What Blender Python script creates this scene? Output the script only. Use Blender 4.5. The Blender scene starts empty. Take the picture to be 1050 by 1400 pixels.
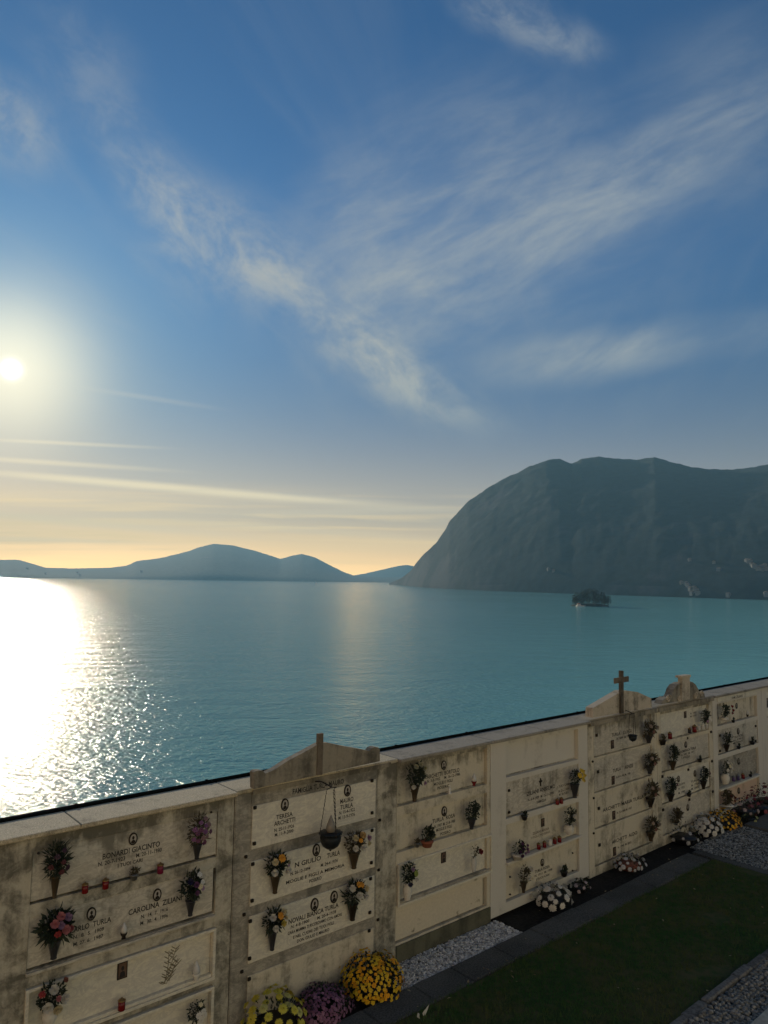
import bpy, bmesh, math, random
from math import radians, sin, cos, tan, pi, atan, atan2, sqrt, exp
from mathutils import Vector, Matrix, noise
R = random.Random(7)
scene = bpy.context.scene
COL = scene.collection

# ------------------------------------------------------------------ camera
CAM_Z = 5.7                     # eye height above the cemetery lawn (a terrace above it)
LAKE_Z = CAM_Z - 30.0           # lake level
PITCH = atan(0.091); ROLL = 0.0145
FW = Vector((0, cos(PITCH), sin(PITCH)))
_r0 = Vector((1, 0, 0)); _u0 = Vector((0, -sin(PITCH), cos(PITCH)))
RT = _r0*cos(ROLL) + _u0*sin(ROLL); UP = _u0*cos(ROLL) - _r0*sin(ROLL)
cd = bpy.data.cameras.new("camera"); cam = bpy.data.objects.new("camera", cd); COL.objects.link(cam)
cd.sensor_fit = 'VERTICAL'; cd.sensor_height = 36.0; cd.lens = 36.0*1000/1400
cd.clip_start = 0.1; cd.clip_end = 60000
cam.matrix_world = Matrix(((RT.x, UP.x, -FW.x, 0), (RT.y, UP.y, -FW.y, 0), (RT.z, UP.z, -FW.z, CAM_Z), (0, 0, 0, 1)))
scene.camera = cam

def ray(x, y):
    """surveying helper: bearing of a sighted point (pixels of the 1050 x 1400 photograph)"""
    return FW*1000 + RT*(x-525) + UP*(700-y)

# ------------------------------------------------------------------ sun direction, exposure
SUN = ray(15, 505).normalized()
SUN_EL = math.asin(SUN.z); SUN_AZ = atan2(SUN.x, SUN.y)
scene.view_settings.view_transform = 'Standard'
scene.view_settings.look = 'None'
scene.view_settings.gamma = 1.0
scene.view_settings.use_curve_mapping = False
scene.view_settings.exposure = EXPO = 0.4
scene.render.engine = 'CYCLES'
scene.cycles.max_bounces = 6
scene.cycles.volume_bounces = 0
scene.cycles.sample_clamp_indirect = 4.0
scene.cycles.sample_clamp_direct = 0.0

sd = bpy.data.lights.new("sun", 'SUN'); sd.energy = 3.2; sd.angle = radians(0.6); sd.color = (1.0, 0.86, 0.66)
so = bpy.data.objects.new("sun", sd); COL.objects.link(so)
so.rotation_euler = (SUN).to_track_quat('Z', 'Y').to_euler(); so.location = (0, 0, 60)

# ------------------------------------------------------------------ node helpers
class NT:
    def __init__(s, tree): s.t = tree; s.n = tree.nodes; s.l = tree.links
    def node(s, typ, **kw):
        n = s.n.new(typ)
        for k, v in kw.items(): setattr(n, k, v)
        return n
    def put(s, inp, v):
        if isinstance(v, bpy.types.NodeSocket): s.l.new(v, inp)
        elif v is not None: inp.default_value = v
    def m(s, op, a, b=None, c=None, clamp=False):
        n = s.node('ShaderNodeMath', operation=op, use_clamp=clamp)
        for i, v in enumerate((a, b, c)):
            if v is not None: s.put(n.inputs[i], v)
        return n.outputs[0]
    def mix(s, f, a, b, typ='MIX'):
        n = s.node('ShaderNodeMix', data_type='RGBA', blend_type=typ)
        s.put(n.inputs[0], f)
        for i, v in ((6, a), (7, b)):
            s.put(n.inputs[i], v if isinstance(v, bpy.types.NodeSocket) else (*v[:3], 1))
        return n.outputs[2]
    def noise(s, vec, scale, detail=4, rough=.55, dist=0, lac=2):
        n = s.node('ShaderNodeTexNoise'); s.put(n.inputs['Vector'], vec)
        n.inputs['Scale'].default_value = scale; n.inputs['Detail'].default_value = detail
        n.inputs['Roughness'].default_value = rough; n.inputs['Distortion'].default_value = dist
        return n.outputs['Fac']
    def ramp(s, f, lo, hi, a=0., b=1.):
        n = s.node('ShaderNodeMapRange'); n.interpolation_type = 'SMOOTHSTEP'
        s.put(n.inputs[0], f)
        for i, v in zip((1, 2, 3, 4), (lo, hi, a, b)): s.put(n.inputs[i], v)
        return n.outputs[0]
    def mapping(s, vec, loc=(0, 0, 0), rot=(0, 0, 0), scale=(1, 1, 1), typ='POINT'):
        n = s.node('ShaderNodeMapping', vector_type=typ); s.put(n.inputs[0], vec)
        n.inputs[1].default_value = loc; n.inputs[2].default_value = rot; n.inputs[3].default_value = scale
        return n.outputs[0]
    def comb(s, x, y, z):
        n = s.node('ShaderNodeCombineXYZ')
        for i, v in enumerate((x, y, z)): s.put(n.inputs[i], v)
        return n.outputs[0]

# ------------------------------------------------------------------ sky
world = bpy.data.worlds.new("World"); scene.world = world; world.use_nodes = True
def build_world():
    t = world.node_tree; t.nodes.clear(); N = NT(t)
    sky = N.node('ShaderNodeTexSky'); sky.sky_type = 'NISHITA'; sky.sun_disc = False
    sky.sun_elevation = SUN_EL; sky.sun_rotation = SUN_AZ
    sky.altitude = 300; sky.air_density = 1.0; sky.dust_density = 0.35; sky.ozone_density = 2.5
    tc = N.node('ShaderNodeTexCoord'); d = tc.outputs['Generated']
    sp = N.node('ShaderNodeSeparateXYZ'); N.put(sp.inputs[0], d)
    X, Y, Z = sp.outputs
    Yc = N.m('MAXIMUM', Y, 0.15); u = N.m('DIVIDE', X, Yc); v = N.m('DIVIDE', Z, Yc)
    uv = N.comb(u, v, 0)
    col = N.mix(1.0, sky.outputs[0], SKY_TINT, 'MULTIPLY')
    dim = N.ramp(v, 0.05, 0.55, LOWDIM, 1.0)
    col = N.mix(1.0, col, N.comb(dim, dim, N.m('MULTIPLY', dim, 1.0)), 'MULTIPLY')
    # low warm evening haze along the horizon, strongest below the sun
    low = N.m('EXPONENT', N.m('MULTIPLY', N.m('ABSOLUTE', Z), -1/0.066))
    side = N.ramp(u, -0.9, 0.75, 1.0, 0.35)
    col = N.mix(N.m('MULTIPLY', low, N.m('MULTIPLY', side, 0.9)), col, HORIZON)
    # cirrus: noise drawn out along the wind on a plane overhead
    Zc = N.m('MAXIMUM', N.m('ADD', Z, 0.05), 0.03)
    pl = N.comb(N.m('DIVIDE', X, Zc), N.m('DIVIDE', Y, Zc), 0)
    warp = N.noise(pl, 0.8, 3, .5)
    pl2 = N.mapping(pl, rot=(0, 0, radians(-14)), scale=(1/2.6, 1/0.55, 1), typ='TEXTURE')
    n1 = N.noise(pl2, 1.6, 9, .62, 0.6)
    uvr = N.mapping(uv, rot=(0, 0, radians(-42)), scale=(1/11, 1/17, 1), typ='TEXTURE')
    n2 = N.noise(uvr, 1.0, 10, .68, 0.35)
    uvs = N.mapping(uv, rot=(0, 0, radians(27)), scale=(1/5, 1/15, 1), typ='TEXTURE')
    n3 = N.noise(uvs, 1.0, 10, .66, 0.3)
    def ell(cx, cy, a, b, ang, amp):
        r = ray(cx, cy); U, V = r.x/r.y, r.z/r.y
        mp = N.mapping(uv, loc=(U, V, 0), rot=(0, 0, radians(-ang)), scale=(a/1000*1.5, b/1000*1.5, 1), typ='TEXTURE')
        g = N.node('ShaderNodeTexGradient', gradient_type='SPHERICAL'); N.put(g.inputs[0], mp)
        s = N.ramp(g.outputs['Fac'], 0.0, 1.0, 0.0, amp)
        return s
    def total(L):
        acc = None
        for e in L:
            s = ell(*e); acc = s if acc is None else N.m('ADD', acc, s)
        return acc
    A = total([(215,250,130,52,52,.60),(300,335,130,75,28,.75),(450,430,260,120,38,.22),(380,375,80,40,20,.6),(500,475,130,48,38,.8),(570,535,130,42,32,1.0),
               (10,165,95,55,45,.8),(120,100,120,70,60,.35),(690,12,75,42,15,.8),(765,55,70,36,12,.7),(640,565,70,26,20,.5)])
    B = total([(860,250,190,60,-32,.62),(640,290,250,130,-30,.55),(600,190,220,120,-30,.22),(790,490,130,36,-8,.85),(930,465,170,34,-10,.5),
               (740,370,280,130,-22,.42),(1010,140,170,130,-35,.45),(560,400,150,90,-40,.35),(480,300,80,120,20,.25)])
    front = N.ramp(Y, 0.05, 0.3)
    ca = N.m('MULTIPLY', A, N.ramp(n2, 0.34, 0.68, 0.2, 1.0))
    cb = N.m('MULTIPLY', N.m('MULTIPLY', B, 1.3), N.ramp(n3, 0.30, 0.74, 0.3, 1.0))
    cc = N.m('MULTIPLY', N.ramp(n1, 0.46, 0.75), 0.12)
    hi = N.ramp(v, 0.12, 0.28)
    cl = N.m('MULTIPLY', N.m('ADD', N.m('MULTIPLY', N.m('ADD', ca, cb), front), cc), hi)
    cl = N.m('MULTIPLY', cl, 0.72, clamp=True)
    # sun bearing terms
    dp = N.node('ShaderNodeVectorMath', operation='DOT_PRODUCT'); N.put(dp.inputs[0], d); dp.inputs[1].default_value = SUN
    th = N.m('ARCCOSINE', N.m('MINIMUM', dp.outputs['Value'], 1.0))
    near = N.m('EXPONENT', N.m('MULTIPLY', th, -1/0.5))
    w_ = N.m('EXPONENT', N.m('MULTIPLY', N.m('POWER', N.m('DIVIDE', th, 0.14), 2.0), -1.0))
    col = N.mix(1.0, col, N.mix(w_, (1, 1, 1), (1.12, .90, .74)), 'MULTIPLY')
    ccol = N.mix(near, CLOUD_FAR, CLOUD_NEAR)
    col = N.mix(cl, col, ccol)
    # low stratus streaks in the west
    st = N.noise(N.mapping(uv, loc=(0.3, .1, 0), rot=(0, 0, radians(3)), scale=(2.2, 55, 1)), 1.0, 5, .55, .3)
    st2 = N.noise(N.mapping(uv, loc=(4.3, .7, 0), rot=(0, 0, radians(4)), scale=(1.1, 24, 1)), 1.0, 5, .55, .3)
    bandm = N.m('MULTIPLY', N.ramp(v, 0.135, 0.065), N.ramp(u, 0.35, -0.15, 0.35, 1.0))
    bandm = N.m('MULTIPLY', bandm, N.ramp(v, 0.005, 0.06, .35, 1))
    sc_ = N.m('MULTIPLY', N.m('MULTIPLY', bandm, front), N.m('ADD', N.m('MULTIPLY', N.ramp(st, 0.48, 0.62), 0.6), N.m('MULTIPLY', N.ramp(st2, 0.42, 0.60), 0.55)), clamp=True)
    col = N.mix(sc_, col, STRATUS)
    # a long thin streak
    col = N.mix(N.m('MULTIPLY', N.m('MINIMUM', total([(200, 664, 240, 6, 4, .95), (430, 684, 170, 8, 3, .45), (60, 632, 170, 4, 3, .40), (90, 606, 130, 3, 2, .30), (140, 716, 220, 7, 4, .55), (380, 722, 220, 6, 3, .45), (60, 738, 160, 4, 1, .5), (470, 700, 150, 6, -2, .4), (210, 545, 90, 4, 8, .10)]), .9), N.ramp(st2, .25, .6, .5, .9)), col, STRATUS2)
    # solar aureole and the disc seen through thin air
    g1 = N.m('MULTIPLY', N.m('EXPONENT', N.m('MULTIPLY', N.m('POWER', N.m('DIVIDE', th, 0.0088), 2.0), -1.0)), 36.0)
    g2 = N.m('MULTIPLY', N.m('EXPONENT', N.m('MULTIPLY', N.m('POWER', N.m('DIVIDE', th, 0.085), 2.0), -1.0)), 12.0)
    g3 = N.m('MULTIPLY', N.m('EXPONENT', N.m('MULTIPLY', th, -1/0.12)), 3.0)
    def colr(val, c):
        return N.mix(1.0, N.comb(val, val, val), c, 'MULTIPLY')
    add = N.mix(1.0, colr(g1, (1, .95, .85)), colr(g2, (1, .80, .42)), 'ADD')
    add = N.mix(1.0, add, colr(g3, (1, .82, .55)), 'ADD')
    col = N.mix(1.0, col, add, 'ADD')
    bg = N.node('ShaderNodeBackground'); N.put(bg.inputs[0], col); bg.inputs[1].default_value = SKY_STRENGTH
    out = N.node('ShaderNodeOutputWorld'); N.put(out.inputs[0], bg.outputs[0])
SKY_STRENGTH = 0.055
SKY_TINT = (0.28, 0.72, 1.12)
HORIZON = (84.0, 48.0, 14.0); LOWDIM = .50
CLOUD_FAR = (4.2, 4.9, 5.5); CLOUD_NEAR = (8.5, 8.1, 7.0)
STRATUS = (28.0, 19.0, 7.5); STRATUS2 = (22, 17.5, 10.0)
build_world()
world.cycles.sampling_method = 'MANUAL'; world.cycles.sample_map_resolution = 2048

# ------------------------------------------------------------------ object helpers
def tag(o, label=None, cat=None, group=None, kind=None):
    if label: o['label'] = label
    if cat: o['category'] = cat
    if group: o['group'] = group
    if kind: o['kind'] = kind
    return o
def empty(name, loc=(0, 0, 0), rz=0):
    o = bpy.data.objects.new(name, None); COL.objects.link(o); o.location = loc; o.rotation_euler = (0, 0, rz)
    o.empty_display_size = 0.1; return o
def link_mesh(name, me, mat, parent=None, smooth=False):
    o = bpy.data.objects.new(name, me); COL.objects.link(o)
    if mat and not me.materials:
        for m in (mat if isinstance(mat, (list, tuple)) else [mat]): me.materials.append(m)
    if parent: o.parent = parent
    if smooth:
        for p in me.polygons: p.use_smooth = True
    return o
def mesh(name, verts, faces, mat, parent=None, smooth=False):
    me = bpy.data.meshes.new(name); me.from_pydata([tuple(v) for v in verts], [], faces); me.update()
    return link_mesh(name, me, mat, parent, smooth)
def principled(name, base=(.5, .5, .5), rough=.7, metal=0., spec=.5):
    m = bpy.data.materials.new(name); m.use_nodes = True; N = NT(m.node_tree)
    b = m.node_tree.nodes['Principled BSDF']
    b.inputs['Base Color'].default_value = (*base, 1); b.inputs['Roughness'].default_value = rough
    b.inputs['Metallic'].default_value = metal; b.inputs['Specular IOR Level'].default_value = spec
    return m, N, b
def bump(N, b, h, strength=.3, dist=.02):
    n = N.node('ShaderNodeBump'); n.inputs['Strength'].default_value = strength; n.inputs['Distance'].default_value = dist
    N.put(n.inputs['Height'], h); N.put(b.inputs['Normal'], n.outputs[0])

# ------------------------------------------------------------------ lake
def mat_water():
    m, N, b = principled("lake_water", (.03, .16, .17), .08)
    b.inputs['IOR'].default_value = 1.33; b.inputs['Specular IOR Level'].default_value = .09
    g = N.node('ShaderNodeNewGeometry'); P = g.outputs['Position']
    big = N.noise(P, 0.004, 3, .5)
    patch = N.noise(N.mapping(P, scale=(.0012, .0035, 1)), 1.0, 3, .5)
    wv = N.mapping(P, rot=(0, 0, radians(8)), scale=(1.9, 1.0, 1), typ='TEXTURE')
    h1 = N.noise(wv, 0.09, 9, .52, .25)
    h2 = N.noise(N.mapping(P, rot=(0, 0, radians(-14)), scale=(1.35, 1, 1), typ='TEXTURE'), 0.80, 4, .55, .2)
    h = N.m('ADD', N.m('MULTIPLY', h1, .62), N.m('MULTIPLY', h2, .33))
    # calmer water in the lee of the mountain (to the right), rougher towards the sun
    sp = N.node('ShaderNodeSeparateXYZ'); N.put(sp.inputs[0], P)
    az = N.m('DIVIDE', sp.outputs[0], N.m('MAXIMUM', sp.outputs[1], 1.0))
    calm = N.ramp(N.m('ADD', az, N.m('MULTIPLY', N.m('SUBTRACT', patch, .5), .35)), -0.05, 0.30, 1.0, 0.42)
    h = N.m('MULTIPLY', h, calm)
    bump(N, b, h, 1.0, WAVE)
    sunlit_tint = N.mix(N.ramp(az, .1, .5), (1, 1, 1), (1.3, 1.3, 1.25))  # sunlit tone put into the water colour, stronger towards the right
    N.put(b.inputs['Base Color'], N.mix(1.0, N.mix(N.ramp(big, .35, .7), WATER_A, WATER_B), sunlit_tint, 'MULTIPLY'))
    return m
WATER_A = (.175, .45, .42); WATER_B = (.20, .49, .45); WAVE = 1.6
W0 = 16000.
mesh("lake", [(-W0, -300, LAKE_Z), (W0, -300, LAKE_Z), (W0, 9300, LAKE_Z), (-W0, 9300, LAKE_Z)], [(0, 1, 2, 3)], mat_water())['kind'] = 'structure'

# ------------------------------------------------------------------ far land: height fields round the lake
def interp(tab, x):
    if x <= tab[0][0]: return tab[0][1:]
    for a, b in zip(tab, tab[1:]):
        if x <= b[0]:
            f = (x-a[0])/(b[0]-a[0]); return [p+(q-p)*f for p, q in zip(a[1:], b[1:])]
    return tab[-1][1:]
def heightfield(name, tab, mat, nx, nt, gully, rough, power=.8, tail=1.7, fscale=1/260.):
    """tab rows: bearing column, shore distance, ridge distance, ridge sighting height (photo rows)"""
    vs, fs = [], []
    x0, x1 = tab[0][0], tab[-1][0]
    for i in range(nx+1):
        x = x0+(x1-x0)*i/nx
        d0, d1, ys = interp(tab, x)
        hwn = min(45, (x-x0)*.5, (x1-x)*.5); q = [interp(tab, x+hwn*k/4) for k in range(-4, 5)]
        d0 = sum(v_[0] for v_ in q)/9; d1 = sum(v_[1] for v_ in q)/9
        r = ray(x, ys); az = atan2(r.x, r.y); te = r.z/sqrt(r.x*r.x+r.y*r.y)
        Hr = te*d1 + CAM_Z - LAKE_Z
        for j in range(nt+1):
            t = tail*j/nt
            d = d0+(d1-d0)*t
            if t <= 1: p = (t**power)
            else: p = 1-0.85*((t-1)/(tail-1))**1.3
            X, Y = d*sin(az), d*cos(az)
            env = min(1, 5*t)*max(0, 1-t)**.6
            n = noise.fractal(Vector((X*fscale, Y*fscale, 3.1)), 1.0, 2.1, 6)
            rd = 1-abs(noise.noise(Vector((az*gully*1.0, d*.0009, 7.7))))*2
            sk = noise.fractal(Vector((X/34., Y/34., 1.7)), .8, 2.0, 3)
            h = Hr*p + env*(n*rough*Hr*.03 + (rd-.55)*Hr*rough*.008) + sk*min(1, t*6)*3.0*min(1, Hr/200)
            if j == 0: h = -6
            h = min(h, (te*d+CAM_Z-LAKE_Z)+(0 if t < .9 else sk*4*min(1, Hr/300)))
            vs.append((X, Y, LAKE_Z+h))
    w = nt+1
    for i in range(nx):
        for j in range(nt):
            a = i*w+j; fs.append((a, a+w, a+w+1, a+1))
    o = mesh(name, vs, fs, mat, smooth=True); o['kind'] = 'structure'
    return o
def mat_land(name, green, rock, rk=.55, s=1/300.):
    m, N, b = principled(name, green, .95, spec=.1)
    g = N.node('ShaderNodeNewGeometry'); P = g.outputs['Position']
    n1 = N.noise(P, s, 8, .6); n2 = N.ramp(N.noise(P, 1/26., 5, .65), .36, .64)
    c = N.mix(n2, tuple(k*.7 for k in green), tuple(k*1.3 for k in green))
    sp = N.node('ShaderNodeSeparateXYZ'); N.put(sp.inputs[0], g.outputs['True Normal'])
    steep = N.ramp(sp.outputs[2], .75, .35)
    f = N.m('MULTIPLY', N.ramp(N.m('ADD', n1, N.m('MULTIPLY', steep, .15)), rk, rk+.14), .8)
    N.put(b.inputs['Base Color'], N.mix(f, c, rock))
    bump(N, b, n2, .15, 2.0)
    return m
def dist_to_lake(x, y):
    r = ray(x, y); return (CAM_Z-LAKE_Z)*sqrt(r.x**2+r.y**2)/(-r.z)
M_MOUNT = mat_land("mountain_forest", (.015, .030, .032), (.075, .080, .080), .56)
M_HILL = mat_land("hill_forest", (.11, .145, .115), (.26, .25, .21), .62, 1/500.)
MT = [ # column, shore row, ridge extra distance, ridge row
 (532, 799.0, 30, 797.5), (536, 799.3, 60, 795.5), (548, 800.3, 110, 791), (562, 801.8, 180, 780), (568, 802.3, 230, 771), (580, 803.6, 300, 757),
 (597, 804.6, 380, 742), (610, 805.4, 450, 722), (614, 805.6, 470, 713), (622, 806, 520, 705), (640, 806.8, 600, 685), (665, 807.8, 700, 668),
 (690, 808.7, 800, 654), (725, 810, 950, 637), (748, 810.8, 1000, 629), (765, 811.4, 1020, 627), (781, 811.9, 1050, 633.5), (795, 812.4, 1150, 627),
 (820, 813.2, 1200, 624), (850, 814.2, 1250, 627), (875, 815, 1250, 628), (895, 815.6, 1200, 625), (915, 816.3, 1200, 631), (945, 817.3, 1200, 638),
 (975, 818.3, 1200, 641), (1005, 819.3, 1200, 642), (1035, 820.2, 1250, 637), (1060, 820.8, 1300, 633), (1200, 824, 1400, 610), (1400, 827, 1500, 590), (1700, 832, 1500, 600), (2000, 838, 1500, 640)]
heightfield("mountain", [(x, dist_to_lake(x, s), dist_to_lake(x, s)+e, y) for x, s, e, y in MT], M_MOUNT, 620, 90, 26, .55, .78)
HT = [(-700, 5350, 8500, 760), (-300, 5350, 8500, 770), (0, 5350, 8300, 765), (25, 5350, 8300, 765), (50, 5350, 8300, 772), (62, 5350, 8300, 776), (100, 5350, 8400, 777), (150, 5350, 8400, 776),
      (174, 5350, 8500, 773), (186, 5350, 8500, 767), (220, 5350, 8500, 762.5), (255, 5350, 8500, 754), (275, 5350, 8500, 747), (292, 5350, 8500, 743), (318, 5350, 8500, 745),
      (348, 5350, 8500, 752.5), (366, 5400, 8500, 758), (384, 5400, 8500, 764), (398, 5400, 8500, 759.5), (413, 5400, 8500, 757), (430, 5400, 8500, 761.5),
      (450, 5400, 8400, 772), (470, 5400, 8200, 782), (484, 5450, 7800, 787), (520, 5500, 7700, 789), (700, 5500, 7700, 788)]
heightfield("hills", HT, M_HILL, 420, 40, 60, .35, .8, 1.4, 1/600.)
HF = [(440, 8300, 9200, 789), (480, 8300, 9200, 787), (498, 8300, 9200, 784), (526, 8300, 9200, 777.5), (545, 8300, 9200, 773), (556, 8300, 9200, 771.5), (567, 8300, 9200, 773.5), (600, 8300, 9200, 768), (700, 8300, 9200, 760)]
heightfield("far_hills", HF, M_HILL, 120, 24, 60, .3, .9, 1.05, 1/600.)
# ------------------------------------------------------------------ wall frame: x along the wall, -y towards the viewer, z up
WA = radians(49.2)
DW = Vector((sin(WA), cos(WA), 0)); NW = Vector((cos(WA), -sin(WA), 0)); RZ = pi/2-WA; WD = 8.443
def wl(s, y, z=0.): return DW*s + NW*(-WD-y) + Vector((0, 0, z))
def W(x, y, out=0.):
    """survey a sighted point onto the plane OUT metres in front of the wall: (s, z)"""
    r = ray(x, y); t = (-WD+out)/r.dot(NW); P = r*t
    return P.dot(DW), P.z+CAM_Z
def Gd(x, y, z=0.):
    r = ray(x, y); P = r*((z-CAM_Z)/r.z); return P.dot(DW), -P.dot(NW)-WD

class MB:
    def __init__(s): s.v = []; s.f = []; s.mi = []; s.cur = 0
    def add(s, vs, fs):
        n = len(s.v); s.v += [tuple(v) for v in vs]; s.f += [tuple(i+n for i in f) for f in fs]; s.mi += [s.cur]*len(fs)
    def box(s, x0, x1, y0, y1, z0, z1, b=0.):
        if b <= 0:
            s.add([(x, y, z) for z in (z0, z1) for y in (y0, y1) for x in (x0, x1)],
                  [(0, 2, 3, 1), (4, 5, 7, 6), (0, 1, 5, 4), (2, 6, 7, 3), (0, 4, 6, 2), (1, 3, 7, 5)])
            return
        # chamfered box as a stack of inset rings
        P = [(x0+b, x1-b, y0+b, y1-b, z0), (x0, x1, y0, y1, z0+b), (x0, x1, y0, y1, z1-b), (x0+b, x1-b, y0+b, y1-b, z1)]
        vs = []
        for a, c, d, e, z in P:
            bb = b*.7
            vs += [(a+bb, d, z), (c-bb, d, z), (c, d+bb, z), (c, e-bb, z), (c-bb, e, z), (a+bb, e, z), (a, e-bb, z), (a, d+bb, z)]
        fs = [tuple(range(7, -1, -1)), tuple(range(24, 32))]
        for k in range(3):
            for i in range(8):
                j = (i+1) % 8; fs.append((k*8+i, k*8+j, k*8+8+j, k*8+8+i))
        s.add(vs, fs)
    def prism(s, poly, y0, y1):
        """poly: (x, z) outline"""
        n = len(poly)
        vs = [(x, y0, z) for x, z in poly]+[(x, y1, z) for x, z in poly]
        fs = [tuple(range(n)), tuple(range(2*n-1, n-1, -1))]
        fs += [(i, i+n, (i+1) % n+n, (i+1) % n) for i in range(n)]
        s.add(vs, fs)
    def lathe(s, prof, n=14, c=(0, 0, 0), sx=1., sy=1.):
        vs = []
        for r, z in prof:
            for i in range(n):
                a = 2*pi*i/n; vs.append((c[0]+r*cos(a)*sx, c[1]+r*sin(a)*sy, c[2]+z))
        fs = []
        for k in range(len(prof)-1):
            for i in range(n):
                j = (i+1) % n; fs.append((k*n+i, k*n+j, k*n+n+j, k*n+n+i))
        fs.append(tuple(range(n-1, -1, -1))); fs.append(tuple((len(prof)-1)*n+i for i in range(n)))
        s.add(vs, fs)
    def tube(s, pts, r, n=6):
        pts = [Vector(p) for p in pts]; vs = []
        for i, p in enumerate(pts):
            d = (pts[min(i+1, len(pts)-1)]-pts[max(i-1, 0)]).normalized()
            a = d.cross(Vector((0, 0, 1)) if abs(d.z) < .9 else Vector((1, 0, 0))).normalized(); b = d.cross(a)
            rr = r[i] if isinstance(r, (list, tuple)) else r
            for k in range(n): t = 2*pi*k/n; vs.append(p+a*rr*cos(t)+b*rr*sin(t))
        fs = [tuple(range(n-1, -1, -1)), tuple(range(len(vs)-n, len(vs)))]
        for i in range(len(pts)-1):
            for k in range(n):
                j = (k+1) % n; fs.append((i*n+k, i*n+j, i*n+n+j, i*n+n+k))
        s.add(vs, fs)
    def ball(s, c, r, nu=8, nv=6, sx=1, sy=1, sz=1):
        prof = [(max(.02*r, r*sin(pi*k/nv)), -r*cos(pi*k/nv)*sz) for k in range(nv+1)]
        s.lathe(prof, nu, c, sx, sy)
    def leaf(s, p, d, ln, w, up=None):
        d = Vector(d).normalized(); up = up or Vector((R.uniform(-1, 1), R.uniform(-1, 1), R.uniform(-1, 1)))
        a = d.cross(up)
        if a.length < .01: a = d.cross(Vector((1, .3, 0)))
        a.normalize(); n = a.cross(d)
        p = Vector(p); m = p+d*ln*.5+n*ln*.08
        s.add([p, m+a*w*.5, p+d*ln, m-a*w*.5], [(0, 1, 2, 3)])
    def build(s, name, mat, parent=None, smooth=False):
        o = mesh(name, s.v, s.f, None, parent, smooth)
        for m in (mat if isinstance(mat, (list, tuple)) else [mat]): o.data.materials.append(m)
        if any(s.mi):
            o.data.polygons.foreach_set('material_index', s.mi)
        return o

# ------------------------------------------------------------------ stone materials
def mat_stone(name, base, dirt, lo=.45, hi=.75, fine=60, streak=.5, rough=.75, bstr=.3, top_dirt=0., vein=None, speck=0.):
    m, N, b = principled(name, base, rough, spec=.25)
    g = N.node('ShaderNodeNewGeometry'); P = g.outputs['Position']
    P = N.mapping(P, rot=(0, 0, -RZ))
    n1 = N.noise(P, 2.3, 7, .62, .6)
    n2 = N.noise(N.mapping(P, scale=(5, 5, .5)), 1.0, 5, .6)
    n3 = N.noise(P, fine, 3, .6)
    f = N.m('ADD', N.m('MULTIPLY', n1, 1-streak), N.m('MULTIPLY', n2, streak))
    if top_dirt:
        sp = N.node('ShaderNodeSeparateXYZ'); N.put(sp.inputs[0], P)
        f = N.m('ADD', f, N.m('MULTIPLY', N.ramp(N.m('ADD', sp.outputs[2], N.m('MULTIPLY', n2, .35)), 2.75, 3.1), top_dirt))
        f = N.m('ADD', f, N.m('MULTIPLY', N.ramp(N.m('ADD', sp.outputs[2], N.m('MULTIPLY', n1, .5)), .75, .15), top_dirt*.8))
    n4 = N.noise(P, 11, 6, .7, .8)
    f = N.m('ADD', f, N.m('MULTIPLY', N.m('SUBTRACT', n4, .5), .30))
    fac = N.ramp(f, lo, hi)
    c = N.mix(n3, tuple(k*.80 for k in base), tuple(min(1, k*1.15) for k in base))
    if vein:
        vv = N.noise(N.mapping(P, rot=(0, radians(35), 0), scale=(1, 1, 2.2)), 3.0, 8, .7, 1.6)
        vf = N.m('SUBTRACT', 1.0, N.m('MULTIPLY', N.m('ABSOLUTE', N.m('SUBTRACT', vv, .5)), 14), clamp=True)
        c = N.mix(N.m('MULTIPLY', vf, .55), c, vein)
    if speck:
        w = N.noise(P, 75, 3, .8)
        c = N.mix(N.m('MULTIPLY', N.ramp(w, .52, .66), speck), c, tuple(k*.35 for k in base))
        c = N.mix(N.m('MULTIPLY', N.ramp(w, .44, .34), speck), c, tuple(min(1, k*1.7) for k in base))
    c = N.mix(N.m('MULTIPLY', fac, .88), c, dirt)
    N.put(b.inputs['Base Color'], c)
    bump(N, b, N.m('ADD', N.m('MULTIPLY', n3, .5), n1), bstr, .01)
    return m
S_OLD = mat_stone("weathered_concrete", (.49, .455, .35), (.085, .08, .058), .40, .62, 45, .35, .9, .8, .10)
S_MARBLE = mat_stone("yellowed_marble", (.57, .53, .42), (.15, .14, .105), .47, .70, 30, .4, .45, .12, .20, (.30, .27, .22))
S_GREYM = mat_stone("grey_marble", (.40, .37, .29), (.12, .115, .09), .44, .68, 25, .3, .5, .15, .05, (.16, .15, .13))
S_WHITE = mat_stone("clean_marble", (.68, .64, .50), (.30, .265, .19), .58, .85, 30, .5, .4, .06, .10, (.45, .42, .36))
S_PAINT = mat_stone("pale_render", (.58, .55, .46), (.27, .25, .20), .52, .82, 90, .5, .85, .1, .06)
S_CREAM = mat_stone("cream_stone", (.58, .525, .39), (.12, .11, .08), .47, .70, 50, .45, .7, .35, .12)
S_COPING2 = mat_stone("grey_coping", (.30, .275, .22), (.10, .095, .075), .48, .72, 50, .2, .9, .6, 0, None, .6)
S_COPING = mat_stone("granular_coping", (.50, .43, .29), (.13, .12, .085), .52, .76, 60, .2, .9, .6, 0, None, .8)
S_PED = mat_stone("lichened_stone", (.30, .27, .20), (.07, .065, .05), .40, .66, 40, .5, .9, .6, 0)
S_PED2 = mat_stone("pale_pediment_stone", (.50, .44, .33), (.12, .11, .08), .46, .68, 40, .4, .9, .5, 0)
S_CROSS = mat_stone("dark_cross_stone", (.17, .14, .10), (.04, .035, .025), .40, .66, 60, .5, .9, .5, 0)
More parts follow.
